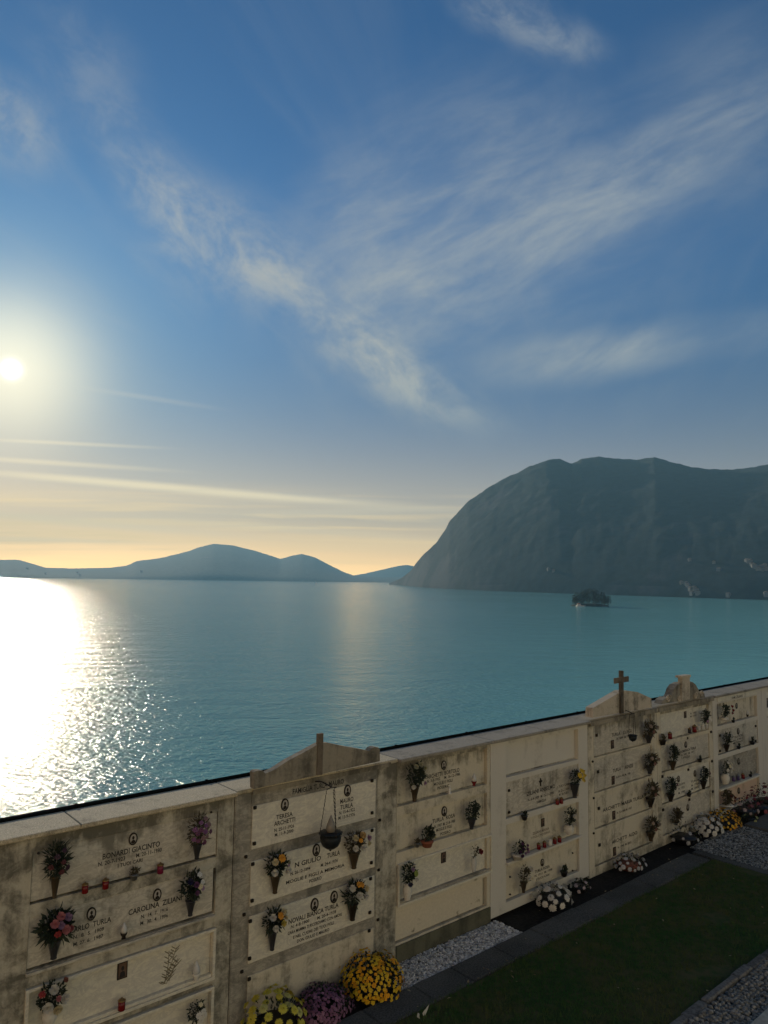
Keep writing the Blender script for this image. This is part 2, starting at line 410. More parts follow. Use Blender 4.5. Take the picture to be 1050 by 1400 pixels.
S_PLINTH = mat_stone("damp_plinth", (.13, .125, .08), (.05, .05, .035), .35, .65, 40, .5, .95, .4, 0)
def simple(name, c, r=.6, metal=0., var=.25, sc=40, spec=.4):
    m, N, b = principled(name, c, r, metal, spec)
    tc = N.node('ShaderNodeTexCoord'); n = N.noise(tc.outputs['Object'], sc, 3, .6)
    N.put(b.inputs['Base Color'], N.mix(n, tuple(k*(1-var) for k in c), tuple(min(1, k*(1+var)) for k in c)))
    return m
M_BRONZE = simple("dark_bronze", (.035, .028, .02), .45, .6)
M_INK = simple("black_lettering", (.02, .018, .015), .6)
M_FAINT = simple("worn_lettering", (.17, .14, .10), .8)
M_PORC = simple("portrait_enamel", (.42, .38, .32), .25)
M_GUTTER = simple("dark_gutter_metal", (.006, .007, .006), 1.0, spec=0.)
M_PHOTO = simple("brown_photograph", (.13, .08, .05), .4)

def text_lines(parent, lines, mat, y):
    """lines: (text, x0, y0, x1, y1, letter height in photo rows) surveyed on the slab; one inscription mesh"""
    mb = MB(); s_off = parent['_s0']
    for tx, x0, y0, x1, y1, h in lines:
        a, za = W(x0, y0, -y); b, zb = W(x1, y1, -y)
        _, zt = W((x0+x1)/2, (y0+y1)/2-h, -y); _, zm = W((x0+x1)/2, (y0+y1)/2, -y)
        cu = bpy.data.curves.new("t", 'FONT'); cu.body = tx; cu.size = 1; cu.resolution_u = 2; cu.offset = .018
        to = bpy.data.objects.new("t", cu); COL.objects.link(to); bpy.context.view_layer.update()
        me = bpy.data.meshes.new_from_object(to.evaluated_get(bpy.context.evaluated_depsgraph_get()))
        xs = [v.co.x for v in me.vertices] or [0, 1]
        w = max(xs)-min(xs); kx = (b-a)/w; kz = (zt-zm)/.72; z0 = (za+zb)/2
        mb.add([(a-s_off+(v.co.x-min(xs))*kx, y-.002, z0+v.co.y*kz) for v in me.vertices], [tuple(p.vertices) for p in me.polygons])
        bpy.data.objects.remove(to); bpy.data.curves.remove(cu); bpy.data.meshes.remove(me)
    if mb.f: return mb.build("inscription", mat, parent)
def oval_portrait(parent, x, y, hp, yy):
    """enamel oval with a head-and-shoulders figure, ringed in bronze"""
    s, z = W(x, y, -yy); z2 = W(x, y-hp/2, -yy)[1]; h = z2-z; w = h*.72; c = (s-parent['_s0'], yy, z)
    mb = MB(); n = 20
    def disc(rx, rz, y, cz=0): mb.add([(c[0]+rx*cos(2*pi*i/n), y, c[2]+cz+rz*sin(2*pi*i/n)) for i in range(n)], [tuple(range(n))])
    disc(w*.8, h*.8, yy-.010); mb.cur = 1
    disc(w*.28, h*.30, yy-.012, h*.18)
    mb.add([(c[0]+w*a, yy-.0125, c[2]+h*b) for a, b in ((-.52, -.58), (-.42, -.28), (-.12, -.14), (.12, -.14), (.42, -.28), (.52, -.58), (0, -.75))], [tuple(range(7))])
    for i in range(n):
        a0, a1 = 2*pi*i/n, 2*pi*(i+1)/n
        q = []
        for a in (a0, a1):
            for r, y_ in ((1, yy), (1, yy-.016), (.78, yy-.016), (.78, yy-.008)): q.append((c[0]+w*r*cos(a), y_, c[2]+h*r*sin(a)))
        mb.add(q, [(0, 4, 5, 1), (1, 5, 6, 2), (2, 6, 7, 3)])
    return mb.build("portrait", [M_PORC, M_BRONZE], parent)
def photo_plate(parent, x, y, hp, yy, asp=.62):
    s, z = W(x, y, -yy); z2 = W(x, y-hp/2, -yy)[1]; h = z2-z; w = h*asp; c = s-parent['_s0']
    mb = MB(); mb.cur = 1; mb.box(c-w, c+w, yy-.012, yy, z-h, z+h); mb.cur = 0
    mb.add([(c-w*.8, yy-.0135, z-h*.85), (c+w*.8, yy-.0135, z-h*.85), (c+w*.8, yy-.0135, z+h*.85), (c-w*.8, yy-.0135, z+h*.85)], [(0, 1, 2, 3)])
    mb.cur = 2
    mb.add([(c+w*.3*cos(i*.6283), yy-.015, z+h*.25+h*.28*sin(i*.6283)) for i in range(10)], [tuple(range(10))])
    mb.add([(c+w*a, yy-.015, z+h*b) for a, b in ((-.6, -.8), (-.45, -.2), (0, -.05), (.45, -.2), (.6, -.8))], [(0, 1, 2, 3, 4)])
    return mb.build("portrait", [M_PHOTO, M_BRONZE, M_INK], parent)
def stud(parent, x, y, yy, r=.022, name="stud"):
    s, z = W(x, y, -yy); mb = MB(); c = s-parent['_s0']
    mb.box(c-r, c+r, yy-.025, yy, z-r, z+r, .006); mb.box(c-r*.45, c+r*.45, yy-.034, yy-.025, z-r*.45, z+r*.45)
    return mb.build(name, M_BRONZE, parent)

ROWS = [(2.24, 2.78), (1.57, 2.11), (.87, 1.41), (.2, .74)]
TOP = 2.93
def bay(label, s0, s1, a, b, frame_mat, rows=ROWS, depth=.08, cope=2, zb=0., cope_z=TOP, plinth=None, cope_y=-.09, group="burial bays of the cemetery wall"):
    """a family bay: piers s0..a and b..s1, rails between the recessed niches"""
    e = empty("burial_bay", wl(s0, 0), RZ); e['_s0'] = s0
    tag(e, label, "burial wall", group)
    L = s1-s0
    mb = MB(); mb.box(.012, L, depth+.005, .50, 0, cope_z); o = mb.build("wall_core", S_OLD, e)
    mb = MB(); mb.box(.006, a-s0, 0, depth+.004, zb, cope_z, .004); mb.build("pier", frame_mat, e)
    mb = MB(); mb.box(b-s0, L-.006, 0, depth+.004, zb, cope_z, .004); mb.build("pier", frame_mat, e)
    zs = [cope_z]+[z for r in rows for z in (r[1], r[0])]+[zb]
    mb = MB()
    for k in range(0, len(zs), 2):
        if zs[k]-zs[k+1] > .01: mb.box(a-s0, b-s0, .003, depth+.004, zs[k+1], zs[k])
    mb.build("rail", frame_mat, e)
    if plinth:
        mb = MB(); mb.box(plinth[0]-s0, plinth[1]-s0, -.02, .003, 0, plinth[2]); mb.build("plinth", S_PLINTH, e)
    for k in range(cope):
        x0 = L*k/cope; x1 = L*(k+1)/cope-.007
        mb = MB(); mb.box(x0, x1, cope_y, .50, cope_z+.012, cope_z+.06, .008)
        mb.box(x0+.002, x1-.002, cope_y+.035, .49, cope_z, cope_z+.012)
        mb.build("coping_slab", S_COPING if s0 < 4.9 else S_COPING2, e)
    return e
def plaque(e, s0, s1, z0, z1, mat, y=.03, th=.03, name="plaque"):
    mb = MB(); o0 = e['_s0']
    if y > 0 and name == 'plaque': z0 += .02
    mb.box(s0-o0, s1-o0, y, y+th, z0, z1, .004)
    o = mb.build(name, mat, e); o['_s0'] = o0; return o
def moulding(e, s0, s1, z0, z1, w, y0, y1, mat, name="niche_frame"):
    o = e['_s0']; s0 -= o; s1 -= o; mb = MB()
    mb.box(s0, s1, y0, y1, z1-w, z1, .003); mb.box(s0, s1, y0, y1, z0, z0+w, .003)
    mb.box(s0, s0+w, y0+.001, y1, z0+w, z1-w); mb.box(s1-w, s1, y0+.001, y1, z0+w, z1-w)
    return mb.build(name, mat, e)
def px_poly(pts, out, s0): 
    r = []
    for x, y in pts:
        s, z = W(x, y, out); r.append((s-s0, z))
    return r

# ---- bay 1
e = bay("weathered leftmost bay with two engraved grey slabs above two white framed ones", 1.0, 4.86, 2.47, 4.63, S_OLD, cope=2)
p = plaque(e, 2.475, 4.625, 2.245, 2.775, S_MARBLE, .015, .06)
text_lines(p, [("BONARDI GIACINTO", 140, 1176, 218.6, 1156, 7.5), ("N. 20-7-1923", 134, 1184.6, 171, 1175.7, 5.5), ("M. 20-11-1980", 186, 1172.5, 221, 1164, 5.5), ("I TUOI CARI", 161, 1186, 194.6, 1178, 5)], M_INK, .015)
oval_portrait(p, 181.7, 1146.6, 17, .015)
for x, y in ((52, 1166), (288, 1110)): stud(p, x, y, .015, .012)
p = plaque(e, 2.475, 4.60, 1.575, 2.105, S_MARBLE, .015, .06)
text_lines(p, [("CARLO  TURLA", 95, 1275.4, 151.7, 1261, 7.5), ("N.  8.  5.  1909", 100, 1283.5, 142, 1272.5, 5), ("M. 27. 6.  1987", 100, 1293.4, 141, 1282, 5),
               ("CAROLINA  ZILIANI", 175.4, 1251.7, 248.3, 1230.3, 7.5), ("N.  14.  7.  1916", 192.6, 1256, 229.4, 1245, 5), ("M.  30.  4.  1996", 191.7, 1264.7, 229.4, 1254, 5)], M_INK, .015)
oval_portrait(p, 124.6, 1249, 18, .015); oval_portrait(p, 214.5, 1223, 17, .015)
mb = MB(); mb.box(1.46, 3.62, -.035, .0, 1.535, 1.565, .005); mb.build("ledge", S_MARBLE, e)
for (z0, z1) in ((.80, 1.40), (.10, .72)):
    moulding(e, 2.47, 4.645, z0, z1, .035, -.03, .06, S_WHITE)
    p = plaque(e, 2.506, 4.608, z0+.036, z1-.036, S_WHITE, .045, .03)
    mb = MB(); mb.box(1.507, 3.607, -.015, .044, z0+.036, z0+.075, .004); mb.build("sill", S_WHITE, e)
    if z0 > .5:
        photo_plate(p, 167, 1326, 23, .045)
        mb = MB()                                               # etched sprig of olive on the slab
        def sp_(x, y): s, z = W(x, y, -.045); return Vector((s-1.0, .042, z))
        for pts in (((223, 1346), (232, 1325), (238, 1305), (241, 1295)), ((227, 1345), (235, 1328), (243, 1310)), ((225, 1345), (230, 1318), (231, 1300)), ((231, 1341), (237, 1325), (246, 1314))):
            P = [sp_(*q) for q in pts]; mb.tube(P, .0035, 4)
            for a_, b_ in zip(P, P[1:]):
                for k in range(5):
                    q = a_.lerp(b_, k/5); sg = 1 if k % 2 else -1
                    mb.leaf(q, Vector((sg*.8, 0, .6)), .075, .02, Vector((0, 1, 0)))
        mb.build("engraved_sprig", simple("etched_lines", (.16, .14, .08), .8), p)

# ---- the wall goes on to the left of the picture
e0 = bay("plain weathered bay continuing the wall beyond the left edge", -5.0, .99, -1.6, .55, S_OLD, cope=3)
for z0, z1 in ROWS: plaque(e0, -1.595, .545, z0+.005, z1-.005, S_MARBLE, .02, .055)
# ---- bay 2
def pediment(e, poly, y0, y1, mat, name="pediment"):
    mb = MB(); mb.prism(poly, y0, y1); return mb.build(name, mat, e)
e = bay("grey marble bay carrying a low gable with curled ends and a plain upright post", 4.86, 7.62, 4.88, 7.22, S_GREYM, rows=[], depth=.05, cope=2, cope_y=-.03)
mb = MB(); mb.box(.02, 2.36, -.006, .0, .0, 2.93); mb.build("facing", S_GREYM, e)
mb = MB(); mb.box(2.375, 2.755, -.004, .0, 0, 2.93); mb.build("facing", S_OLD, e)
fam = mb = MB(); mb.box(.24, 2.33, -.012, -.006, 2.785, 2.90); fam = mb.build("name_band", S_GREYM, e); fam['_s0'] = 4.86
text_lines(fam, [("FAMIGLIA TURLA MAURO", 400, 1087, 470, 1070, 7)], M_INK, -.012)
Z2 = [(2.22, 2.76), (1.52, 2.07), (.83, 1.40), (.12, .68)]
P2 = [plaque(e, 5.11, 7.185, z0, z1, S_WHITE if k < 3 else S_CREAM, -.026, .02) for k, (z0, z1) in enumerate(Z2)]
Y2 = -.026
text_lines(P2[0], [("TERESA", 377.6, 1120.5, 400, 1115.3, 6), ("ARCHETTI", 374.5, 1129.4, 403.4, 1122.8, 6), ("N. 25-11-1926", 374.9, 1137.4, 402, 1131, 4.5), ("M. 11-9-2000", 375.5, 1143.8, 401, 1137.6, 4.5),
    ("MAURO", 465, 1098.8, 483, 1094.7, 6), ("TURLA", 465, 1107, 482.4, 1103, 6), ("N. 15-4-1922", 463.5, 1113.6, 485, 1108.6, 4.5), ("M. 13-9-1976", 462.5, 1120.6, 485, 1115.4, 4.5)], M_INK, Y2)
oval_portrait(P2[0], 389, 1100, 17, Y2); oval_portrait(P2[0], 474.6, 1080.7, 16, Y2)
text_lines(P2[1], [("N GIULIO", 403, 1186, 438.8, 1175.6, 6.5), ("TURLA", 446.8, 1173.5, 464.6, 1168.3, 6.5), ("N. 26-12-1894", 397, 1196.6, 424, 1189.2, 4.5), ("M. 24-4-1974", 438.4, 1185, 461.4, 1178.7, 4.5),
    ("MOGLIE E FIGLI A MEMORIA", 391, 1207.5, 470.8, 1186, 4.5), ("POSERO", 422.7, 1206.9, 439.4, 1202.2, 4.5)], M_INK, Y2)
oval_portrait(P2[1], 432, 1162, 17, Y2)
text_lines(P2[2], [("NOVALI BIANCA TURLA", 394.4, 1262.6, 462.5, 1241, 6.5), ("N. 4-8-1900", 397.5, 1269, 422.7, 1261, 4.3), ("M. 20-4-1978", 433.6, 1257, 459.3, 1248.4, 4.3),
    ("CARA MAMMA TI RICORDIAMO CON AMORE", 393.3, 1277, 467.7, 1253, 4.3), ("E NEL CUORE DEI TUOI FIGLI", 400.7, 1282.6, 456.2, 1264.5, 4.3), ("DON GIULIO E MAURO", 406, 1288, 450, 1273.5, 4.3)], M_INK, Y2)
oval_portrait(P2[2], 429.6, 1236.4, 18, Y2); oval_portrait(P2[2], 456.2, 1226, 17, Y2)
for k, L in enumerate((((348, 1104), (508, 1067), (347, 1153), (508, 1111)), ((345, 1181), (508, 1135), (344, 1231), (507, 1179)), ((341.5, 1259), (506, 1201), (340.5, 1310), (505, 1247)), ((340, 1338), (504, 1272)))):
    for x, y in L: stud(P2[k], x, y, Y2)
for x, y in ((335.5, 1171), (333, 1250), (330, 1328), (518.5, 1121), (517, 1189), (516, 1257)): stud(e, x, y, -.006, .02, "boss")
out2 = .10
pol = px_poly([(344.7, 1077.5), (344.5, 1055), (347, 1053), (352, 1052.3), (357, 1053), (360, 1056.5), (372, 1051.5), (390, 1039.5), (412, 1028), (433.5, 1016), (444, 1014.5), (470, 1020), (490, 1023.5), (502, 1026), (505, 1022.3), (509, 1020.6), (514, 1021), (516.2, 1024), (516.3, 1039.8)], out2, 4.86)
mb = MB(); mb.box(.24, 2.60, -.045, -.031, 2.905, 2.965); mb.build('stain_shade_strip', S_PED, e)  # dark strip painting the gable's overhang shade along with the damp band
pediment(e, pol, -.15, -.05, S_PED)
mb = MB(); b0 = px_poly([(433.0, 1060), (440.5, 1059), (442, 1002.5), (435, 1003.5)], .16, 4.86); mb.prism(b0, -.165, -.12); mb.build("post", S_CROSS, e)

# ---- bay 3
e = bay("cream stone bay with a dark bare plinth above the white gravel", 7.62, 9.76, 7.635, 9.675, S_CREAM, rows=[(2.27, 2.86), (1.60, 2.13), (.84, 1.42), (.30, .77)], depth=.075, cope=1, plinth=(7.64, 9.75, .27))
p = plaque(e, 7.64, 9.67, 2.275, 2.855, S_CREAM, .06, .015)
text_lines(p, [("FAMIGLIA  ARCHETTI", 594, 1038.5, 626, 1031.5, 4.5), ("ARCHETTI  BORTOLO", 583.4, 1065.7, 628, 1054.2, 5.5), ("N. 3-3-1902", 584, 1070.7, 601.4, 1066, 4), ("M. 16-12-1986", 607.4, 1065.2, 628.9, 1059.6, 4), ("MOGLIE E FIGLI", 592.9, 1074.8, 618.6, 1068, 4), ("POSERO", 598, 1080, 614.3, 1075.6, 4)], M_INK, .06)
oval_portrait(p, 606.2, 1046, 13, .06)
for x, y in ((592.9, 1036.6), (628.5, 1028.3)): stud(p, x, y, .06, .016)
p = plaque(e, 7.64, 9.67, 1.605, 2.125, S_CREAM, .055, .02)
text_lines(p, [("TURLA  ROSA", 591, 1125.7, 622, 1117, 5.5), ("N. 1907  M. 21-8-1988", 593.7, 1131.7, 622, 1124.4, 4), ("MOGLIE E FIGLI", 596.3, 1136.9, 617.7, 1131.2, 4), ("POSERO", 602, 1142.2, 616, 1138.5, 4)], M_INK, .055)
oval_portrait(p, 606.9, 1109, 14, .055)
moulding(e, 7.655, 9.785, .82, 1.44, .033, -.028, .06, S_WHITE)
p = plaque(e, 7.69, 9.75, .855, 1.405, S_WHITE, .05, .02); photo_plate(p, 606, 1172, 14.5, .05)
mb = MB(); mb.box(.07, 2.128, -.012, .049, .854, .895, .004); mb.build("sill", S_GREYM, e)
p = plaque(e, 7.64, 9.60, .305, .765, mat_stone("flaking_cream", (.60, .53, .38), (.16, .13, .08), .56, .64, 30, .25, .8, .4, 0), .03, .04)

# ---- bay 4
e = bay("smooth pale rendered bay with an empty niche at the top", 9.76, 12.64, 10.17, 12.32, S_PAINT, rows=[(2.29, 2.86), (1.60, 2.21), (.88, 1.50), (.22, .82)], depth=.09, cope=2, zb=.06)
plaque(e, 10.175, 12.315, 2.295, 2.855, S_PAINT, .082, .006)
p = plaque(e, 10.175, 12.315, 1.605, 2.205, S_MARBLE, .02, .06)
text_lines(p, [("ZILIANI ANSELMO", 720.2, 1087.4, 758.8, 1078, 5.5), ("N. 6-4-1909  M. 15-11-1990", 721.5, 1094.9, 757, 1086, 3.6), ("I TUOI CARI", 762, 1077.2, 778, 1073, 3), ("N. 21-7-1939", 763.6, 1083.2, 777.4, 1079.8, 3.4), ("M. 20-7-2011", 764.4, 1088, 777.4, 1084.6, 3.4), ("FAMIGLIA", 733.7, 1098.4, 746.6, 1095, 3.6)], M_INK, .02)
mb = MB(); s_, z_ = W(740, 1069.6, 0); s_ -= 9.76
mb.box(s_-.012, s_+.012, .008, .02, z_-.07, z_+.07); mb.box(s_-.04, s_+.04, .0075, .02, z_+.0, z_+.03); mb.build("cross", M_BRONZE, p)
for x, y in ((693.7, 1080.6), (693.7, 1110.5)): stud(p, x+1.5, y, .02)
p = plaque(e, 10.175, 12.315, .885, 1.495, S_CREAM, .06, .02); photo_plate(p, 741.8, 1124.3, 11, .06)
text_lines(p, [("ZILIANI MARIA", 728, 1140.8, 750.7, 1135, 3.6), ("I FIGLI POSERO", 726, 1146, 752, 1139.5, 3)], M_FAINT, .06)
mb = MB(); mb.box(.40, 2.60, -.05, .06, .845, .885, .006); mb.build("ledge", S_PAINT, e)
p = plaque(e, 10.175, 12.315, .225, .815, S_CREAM, .05, .03); oval_portrait(p, 741, 1179, 10, .05)
text_lines(p, [("TURLA ROSA", 731, 1193, 751.5, 1187, 4), ("N. 1911  M. 1998", 731, 1198, 755, 1191, 3), ("I TUOI CARI", 733, 1203, 751, 1197.6, 3)], M_INK, .05)
for x, y in ((696.5, 1198.5), (696.5, 1222.5), (782, 1166), (782, 1190)): stud(p, x, y, .05, .014)

# ---- bay 5
e = bay("cream bay under the low gable that carries a tall stone cross", 12.64, 15.26, 12.84, 15.03, S_CREAM, rows=[(2.24, 2.86), (1.56, 2.20), (.87, 1.51), (.17, .82)], depth=.05, cope=2, cope_y=-.03)
T5 = [[("TURLA", 836, 1007.5, 848, 1004.5, 4.5), ("LUIGI", 852, 1003.8, 863, 1001, 4.5), ("N. 1899  M. 1974", 843, 1012, 862, 1007, 3)],
      [("TURLA", 837.7, 1056, 848.8, 1053, 4.6), ("AGNESE", 853.8, 1051.7, 865.5, 1048.4, 4.6), ("N. 8-9-1905 M. 1988", 842.4, 1064, 861.8, 1058.5, 3)],
      [("ARCHETTI MARIA TURLA", 824, 1109.3, 880, 1092, 4.8), ("N. 7-3-1880 M. 1957", 843.2, 1112.5, 863.7, 1106, 3)],
      [("ARCHETTI  ALDO", 836.4, 1152.7, 871, 1141.5, 4.8), ("N. 1940  M. 2003", 844.5, 1159.4, 863, 1153.4, 3)]]
for k, (z0, z1) in enumerate([(2.24, 2.86), (1.56, 2.20), (.87, 1.51), (.17, .82)]):
    p = plaque(e, 12.88, 15.025, z0+.005, z1-.005, S_MARBLE if k < 2 else S_CREAM, .02, .03)
    text_lines(p, T5[k], M_INK, .02)
    photo_plate(p, (837, 838, 838.9, 839.9)[k], (1017.6, 1066.6, 1114.3, 1163.8)[k], 11.5, .02, .6)
    x, y = ((815, 1005), (817, 1055), (818, 1105), (819, 1155))[k]
    stud(p, x, y, .02, .03, "lamp_socket"); stud(e, (809.5, 811, 811)[min(k, 2)], (1041, 1091, 1091)[min(k, 2)] + (0 if k < 2 else 48), 0, .02, "boss")
pol = px_poly([(808.6, 981), (809.2, 968), (848.8, 944.5), (856, 944), (870.5, 946), (889, 954.5), (889.7, 967)], .10, 12.64)
pediment(e, pol, -.125, .04, S_PED2)
mb = MB(); mb.box(.02, 2.60, -.06, -.031, 2.875, 2.965); mb.build('stain_shade_strip', S_PED, e)  # dark strip for the shade below the pediment and the stain there
mb = MB(); q = px_poly([(848.8, 976), (853.0, 975), (852.6, 917), (848.8, 917)], .16, 12.64); mb.prism(q, -.16, -.11)
s_, z_ = W(850.8, 930, .16); s_ -= 12.64
mb.box(s_-.26, s_-.05, -.155, -.12, z_-.05, z_+.06, .005); mb.box(s_+.06, s_+.26, -.155, -.12, z_-.05, z_+.06, .005); mb.build("cross", S_CROSS, e)

# ---- bay 6
e = bay("cream bay under a domed pediment with scrolls and a square block on top", 15.26, 17.90, 15.44, 17.70, S_CREAM, rows=[(2.20, 2.80), (1.54, 2.12), (.86, 1.46), (.2, .80)], depth=.06, cope=2, cope_y=-.03)
P6 = [plaque(e, 15.46, 17.69, z0+.005, z1-.005, m_, y_, .02) for (z0, z1), m_, y_ in zip([(2.20, 2.80), (1.54, 2.12), (.86, 1.46), (.2, .80)], (S_WHITE, S_MARBLE, S_WHITE, S_MARBLE), (.05, .02, .02, .02))]
text_lines(P6[0], [("FAM. TURLA", 928.9, 969.5, 946.4, 965.5, 3.6), ("N. 1902", 943.6, 977, 952, 975, 2.6), ("M. 1979", 943.6, 981, 952, 979, 2.6)], M_INK, .05)
photo_plate(P6[0], 936.5, 977, 9, .05, .7)
text_lines(P6[1], [("DOMENICA TURLA", 929.6, 1030, 951.7, 1023.5, 3.6), ("N. 1897  M. 1971", 931, 1034, 949, 1029, 3), ("I FIGLI", 932, 1038, 943, 1035, 3)], M_INK, .02); oval_portrait(P6[1], 937.2, 1018, 9, .02)
text_lines(P6[2], [("ZILIANI", 927.5, 1074.5, 936, 1071.8, 3), ("N. 1921", 927.5, 1080, 936, 1077, 3), ("M. 1990", 927.5, 1086, 936, 1083, 3), ("TURLA", 944.6, 1070.5, 955.5, 1067, 3), ("N. 1926", 945, 1075.5, 955.5, 1072, 3), ("M. 2002", 945, 1080, 955.5, 1077, 3)], M_INK, .02)
oval_portrait(P6[2], 927.3, 1065, 9, .02); oval_portrait(P6[2], 949.7, 1057.4, 9, .02); oval_portrait(P6[3], 940, 1104, 9, .02)
for x, y in ((904, 1017), (971.5, 1000.5), (905, 1061.5), (972.8, 1040.5), (906, 1107), (974, 1082)): stud(e, x, y, 0, .03, "boss")
for k, (x, y) in enumerate(((939, 1009), (940.4, 1052), (941.8, 1093))): stud(P6[k+1], x, y, .02, .028)
ped = px_poly([(903, 962.5), (905, 957), (911, 953), (915, 953.5), (917.5, 949.5), (920, 942), (924, 936.5), (930, 933.5), (945, 932), (950, 936), (953, 941.5), (954.5, 947), (958, 945.3), (961.5, 948), (962.5, 953.5)], .10, 15.26)
mb = MB(); mb.box(.02, 2.62, -.06, -.031, 2.875, 2.965); mb.build('stain_shade_strip', S_PED, e)  # shade under the domed pediment and damp staining, put in as a dark strip
pediment(e, ped, -.125, .05, S_PED)
mb = MB(); mb.prism(px_poly([(932.3, 958), (943.6, 956), (943.2, 924.6), (932.6, 925.6)], .16, 15.26), -.16, -.06)
mb.prism(px_poly([(931.3, 927), (944.6, 925.6), (944.6, 922.6), (931.3, 924.2)], .18, 15.26), -.18, -.04); mb.build("block", S_PED2, e)
for x, y, r in ((915, 955, .10), (930, 956, .08), (952, 951.5, .09), (960, 948.5, .07)):
    s_, z_ = W(x, y, .15); s_ -= 15.26; mb = MB()
    for k in range(16):
        a = k*.62; rr = r*(1-k/18); a2 = a+.62; r2 = r*(1-(k+1)/18)
        mb.tube([(s_+rr*cos(a), -.135, z_+rr*sin(a)), (s_+r2*cos(a2), -.137, z_+r2*sin(a2))], .018, 5)
    mb.build("scroll", S_PED2, e)

# ---- bay 7
e = bay("pale bay without a pediment at the right with a pinkish bottom slab", 17.90, 20.72, 18.14, 20.44, S_PAINT, rows=[(2.22, 2.76), (1.53, 2.12), (.74, 1.42), (.18, .66)], depth=.09, cope=2)
fam = plaque(e, 18.16, 20.42, 2.80, 2.91, S_WHITE, -.008, .01, "name_band"); text_lines(fam, [("FAM. ZILIANI", 1000.5, 956, 1015, 952.6, 3.4)], M_INK, -.008)
p = plaque(e, 18.15, 20.43, 2.225, 2.755, S_CREAM, .07, .02); oval_portrait(p, 1006.6, 965, 8, .07)
p = plaque(e, 18.15, 20.43, 1.535, 2.115, S_MARBLE, .02, .06); oval_portrait(p, 1008.9, 999.9, 9, .02)
text_lines(p, [("TURLA PIETRO", 1002.8, 1010, 1015.7, 1006.2, 3.2), ("N. 1901", 1002, 1014, 1015, 1010, 2.6), ("M. 1969", 1002, 1018, 1015, 1014, 2.6)], M_INK, .02)
for x, y in ((983.6, 1005.5), (983.6, 1026.5), (1032.5, 992.5), (1032.5, 1013)): stud(p, x, y, .02, .03)
p = plaque(e, 18.15, 20.43, .745, 1.415, S_GREYM, .05, .03); oval_portrait(p, 1009.6, 1041, 9, .05)
text_lines(p, [("IN PACE RIPOSA", 1002, 1033, 1021.8, 1028, 3)], M_INK, .05)
mb = MB(); mb.box(.22, 2.56, -.06, .05, .69, .738, .008); mb.build("ledge", S_WHITE, e)
p = plaque(e, 18.15, 20.43, .185, .655, mat_stone("pinkish_slab", (.62, .46, .33), (.3, .22, .15), .5, .8, 30, .4, .5, .1), .06, .02); oval_portrait(p, 1009.6, 1081, 9, .06)
# ---- bay 8
e = bay("plain pale bay at the right edge with a small dark framed plate", 20.72, 24.2, 21.05, 23.9, S_PAINT, rows=[(2.1, 2.78), (.3, 1.9)], depth=.05, cope=2)
p = plaque(e, 21.06, 23.89, 2.105, 2.775, S_WHITE, .02, .03); plaque(e, 21.06, 23.89, .305, 1.895, S_CREAM, .02, .03)
photo_plate(p, 1048.5, 961, 13, .02, .8)

# dark metal gutter along the lake side of the coping
mb = MB(); mb.box(-6, 23.2, 0, .10, -.07, .020, .010)
for k in range(14): mb.box(.4+k*1.68, .43+k*1.68, -.004, .105, -.07, .026)
g = mb.build("gutter", M_GUTTER); g.location = wl(1.0, .512, 2.99); g.rotation_euler = (0, 0, RZ)
tag(g, "dark metal gutter running behind the wall coping above the lake", "gutter")

# ------------------------------------------------------------------ cemetery ground
def ground_poly(name, pts, z, mat, kind='structure', thick=0):
    vs = [wl(s, y, z) for s, y in pts]; n = len(vs); fs = [tuple(range(n))]
    if thick:
        vs += [wl(s, y, z-thick) for s, y in pts]; fs += [(i, i+n, (i+1) % n+n, (i+1) % n) for i in range(n)]
    o = mesh(name, vs, fs, mat); 
    if kind: o['kind'] = kind
    return o
def mat_ground(name, a, b_, sc=6, bs=.5, dist=.02, rough=.95):
    m, N, b = principled(name, a, rough, spec=.15)
    g = N.node('ShaderNodeNewGeometry'); P = g.outputs['Position']
    n1 = N.noise(P, sc, 6, .6); n2 = N.noise(P, .7, 4, .5)
    N.put(b.inputs['Base Color'], N.mix(N.ramp(N.m('ADD', N.m('MULTIPLY', n1, .6), N.m('MULTIPLY', n2, .4)), .38, .62), a, b_))
    bump(N, b, n1, bs, dist); return m
M_LAWN = mat_ground("lawn_soil", (.034, .066, .018), (.090, .082, .034), 7)
M_SOIL = mat_ground("dark_bed_soil", (.012, .011, .009), (.03, .027, .022), 25, .8)
M_PAVE = mat_ground("dark_paving", (.05, .052, .048), (.13, .13, .115), 45, .6, .01)
M_KERB = mat_ground("kerb_stone", (.09, .085, .075), (.20, .19, .165), 20, .6, .01)
M_ROCK = mat_land("lake_slope_rock", (.03, .04, .02), (.12, .11, .09), .5, .2)
ground_poly("ground", [(-14, .62), (26, .62), (40, -14), (40, -30), (-30, -30)], -.02, M_SOIL)
ground_poly("lawn", [(-6, -1.10), (15.45, -1.10), (15.55, -3.36), (-6, -3.36)], .035, M_LAWN, thick=.06)
def blades():
    mb = MB()
    for k in range(34000):
        s = R.uniform(5.5, 15.4) ; y = R.uniform(-3.40, -1.05)
        if noise.noise(Vector((s*1.2, y*1.5, 0))) < -.42: continue
        h = R.uniform(.02, .055); a = R.uniform(0, 6.28); w = .005
        p = wl(s, y, .035); t = p+Vector((cos(a)*h*.6, sin(a)*h*.6, h)); d = Vector((-sin(a), cos(a), 0))*w
        mb.add([p-d, p+d, t], [(0, 1, 2)])
    o = mb.build("lawn_grass", mat_ground("grass_blades", (.040, .110, .024), (.105, .115, .035), 2)); o['kind'] = 'stuff'; o['label'] = "short dark green lawn grass in the shade"
blades()
mb = MB()
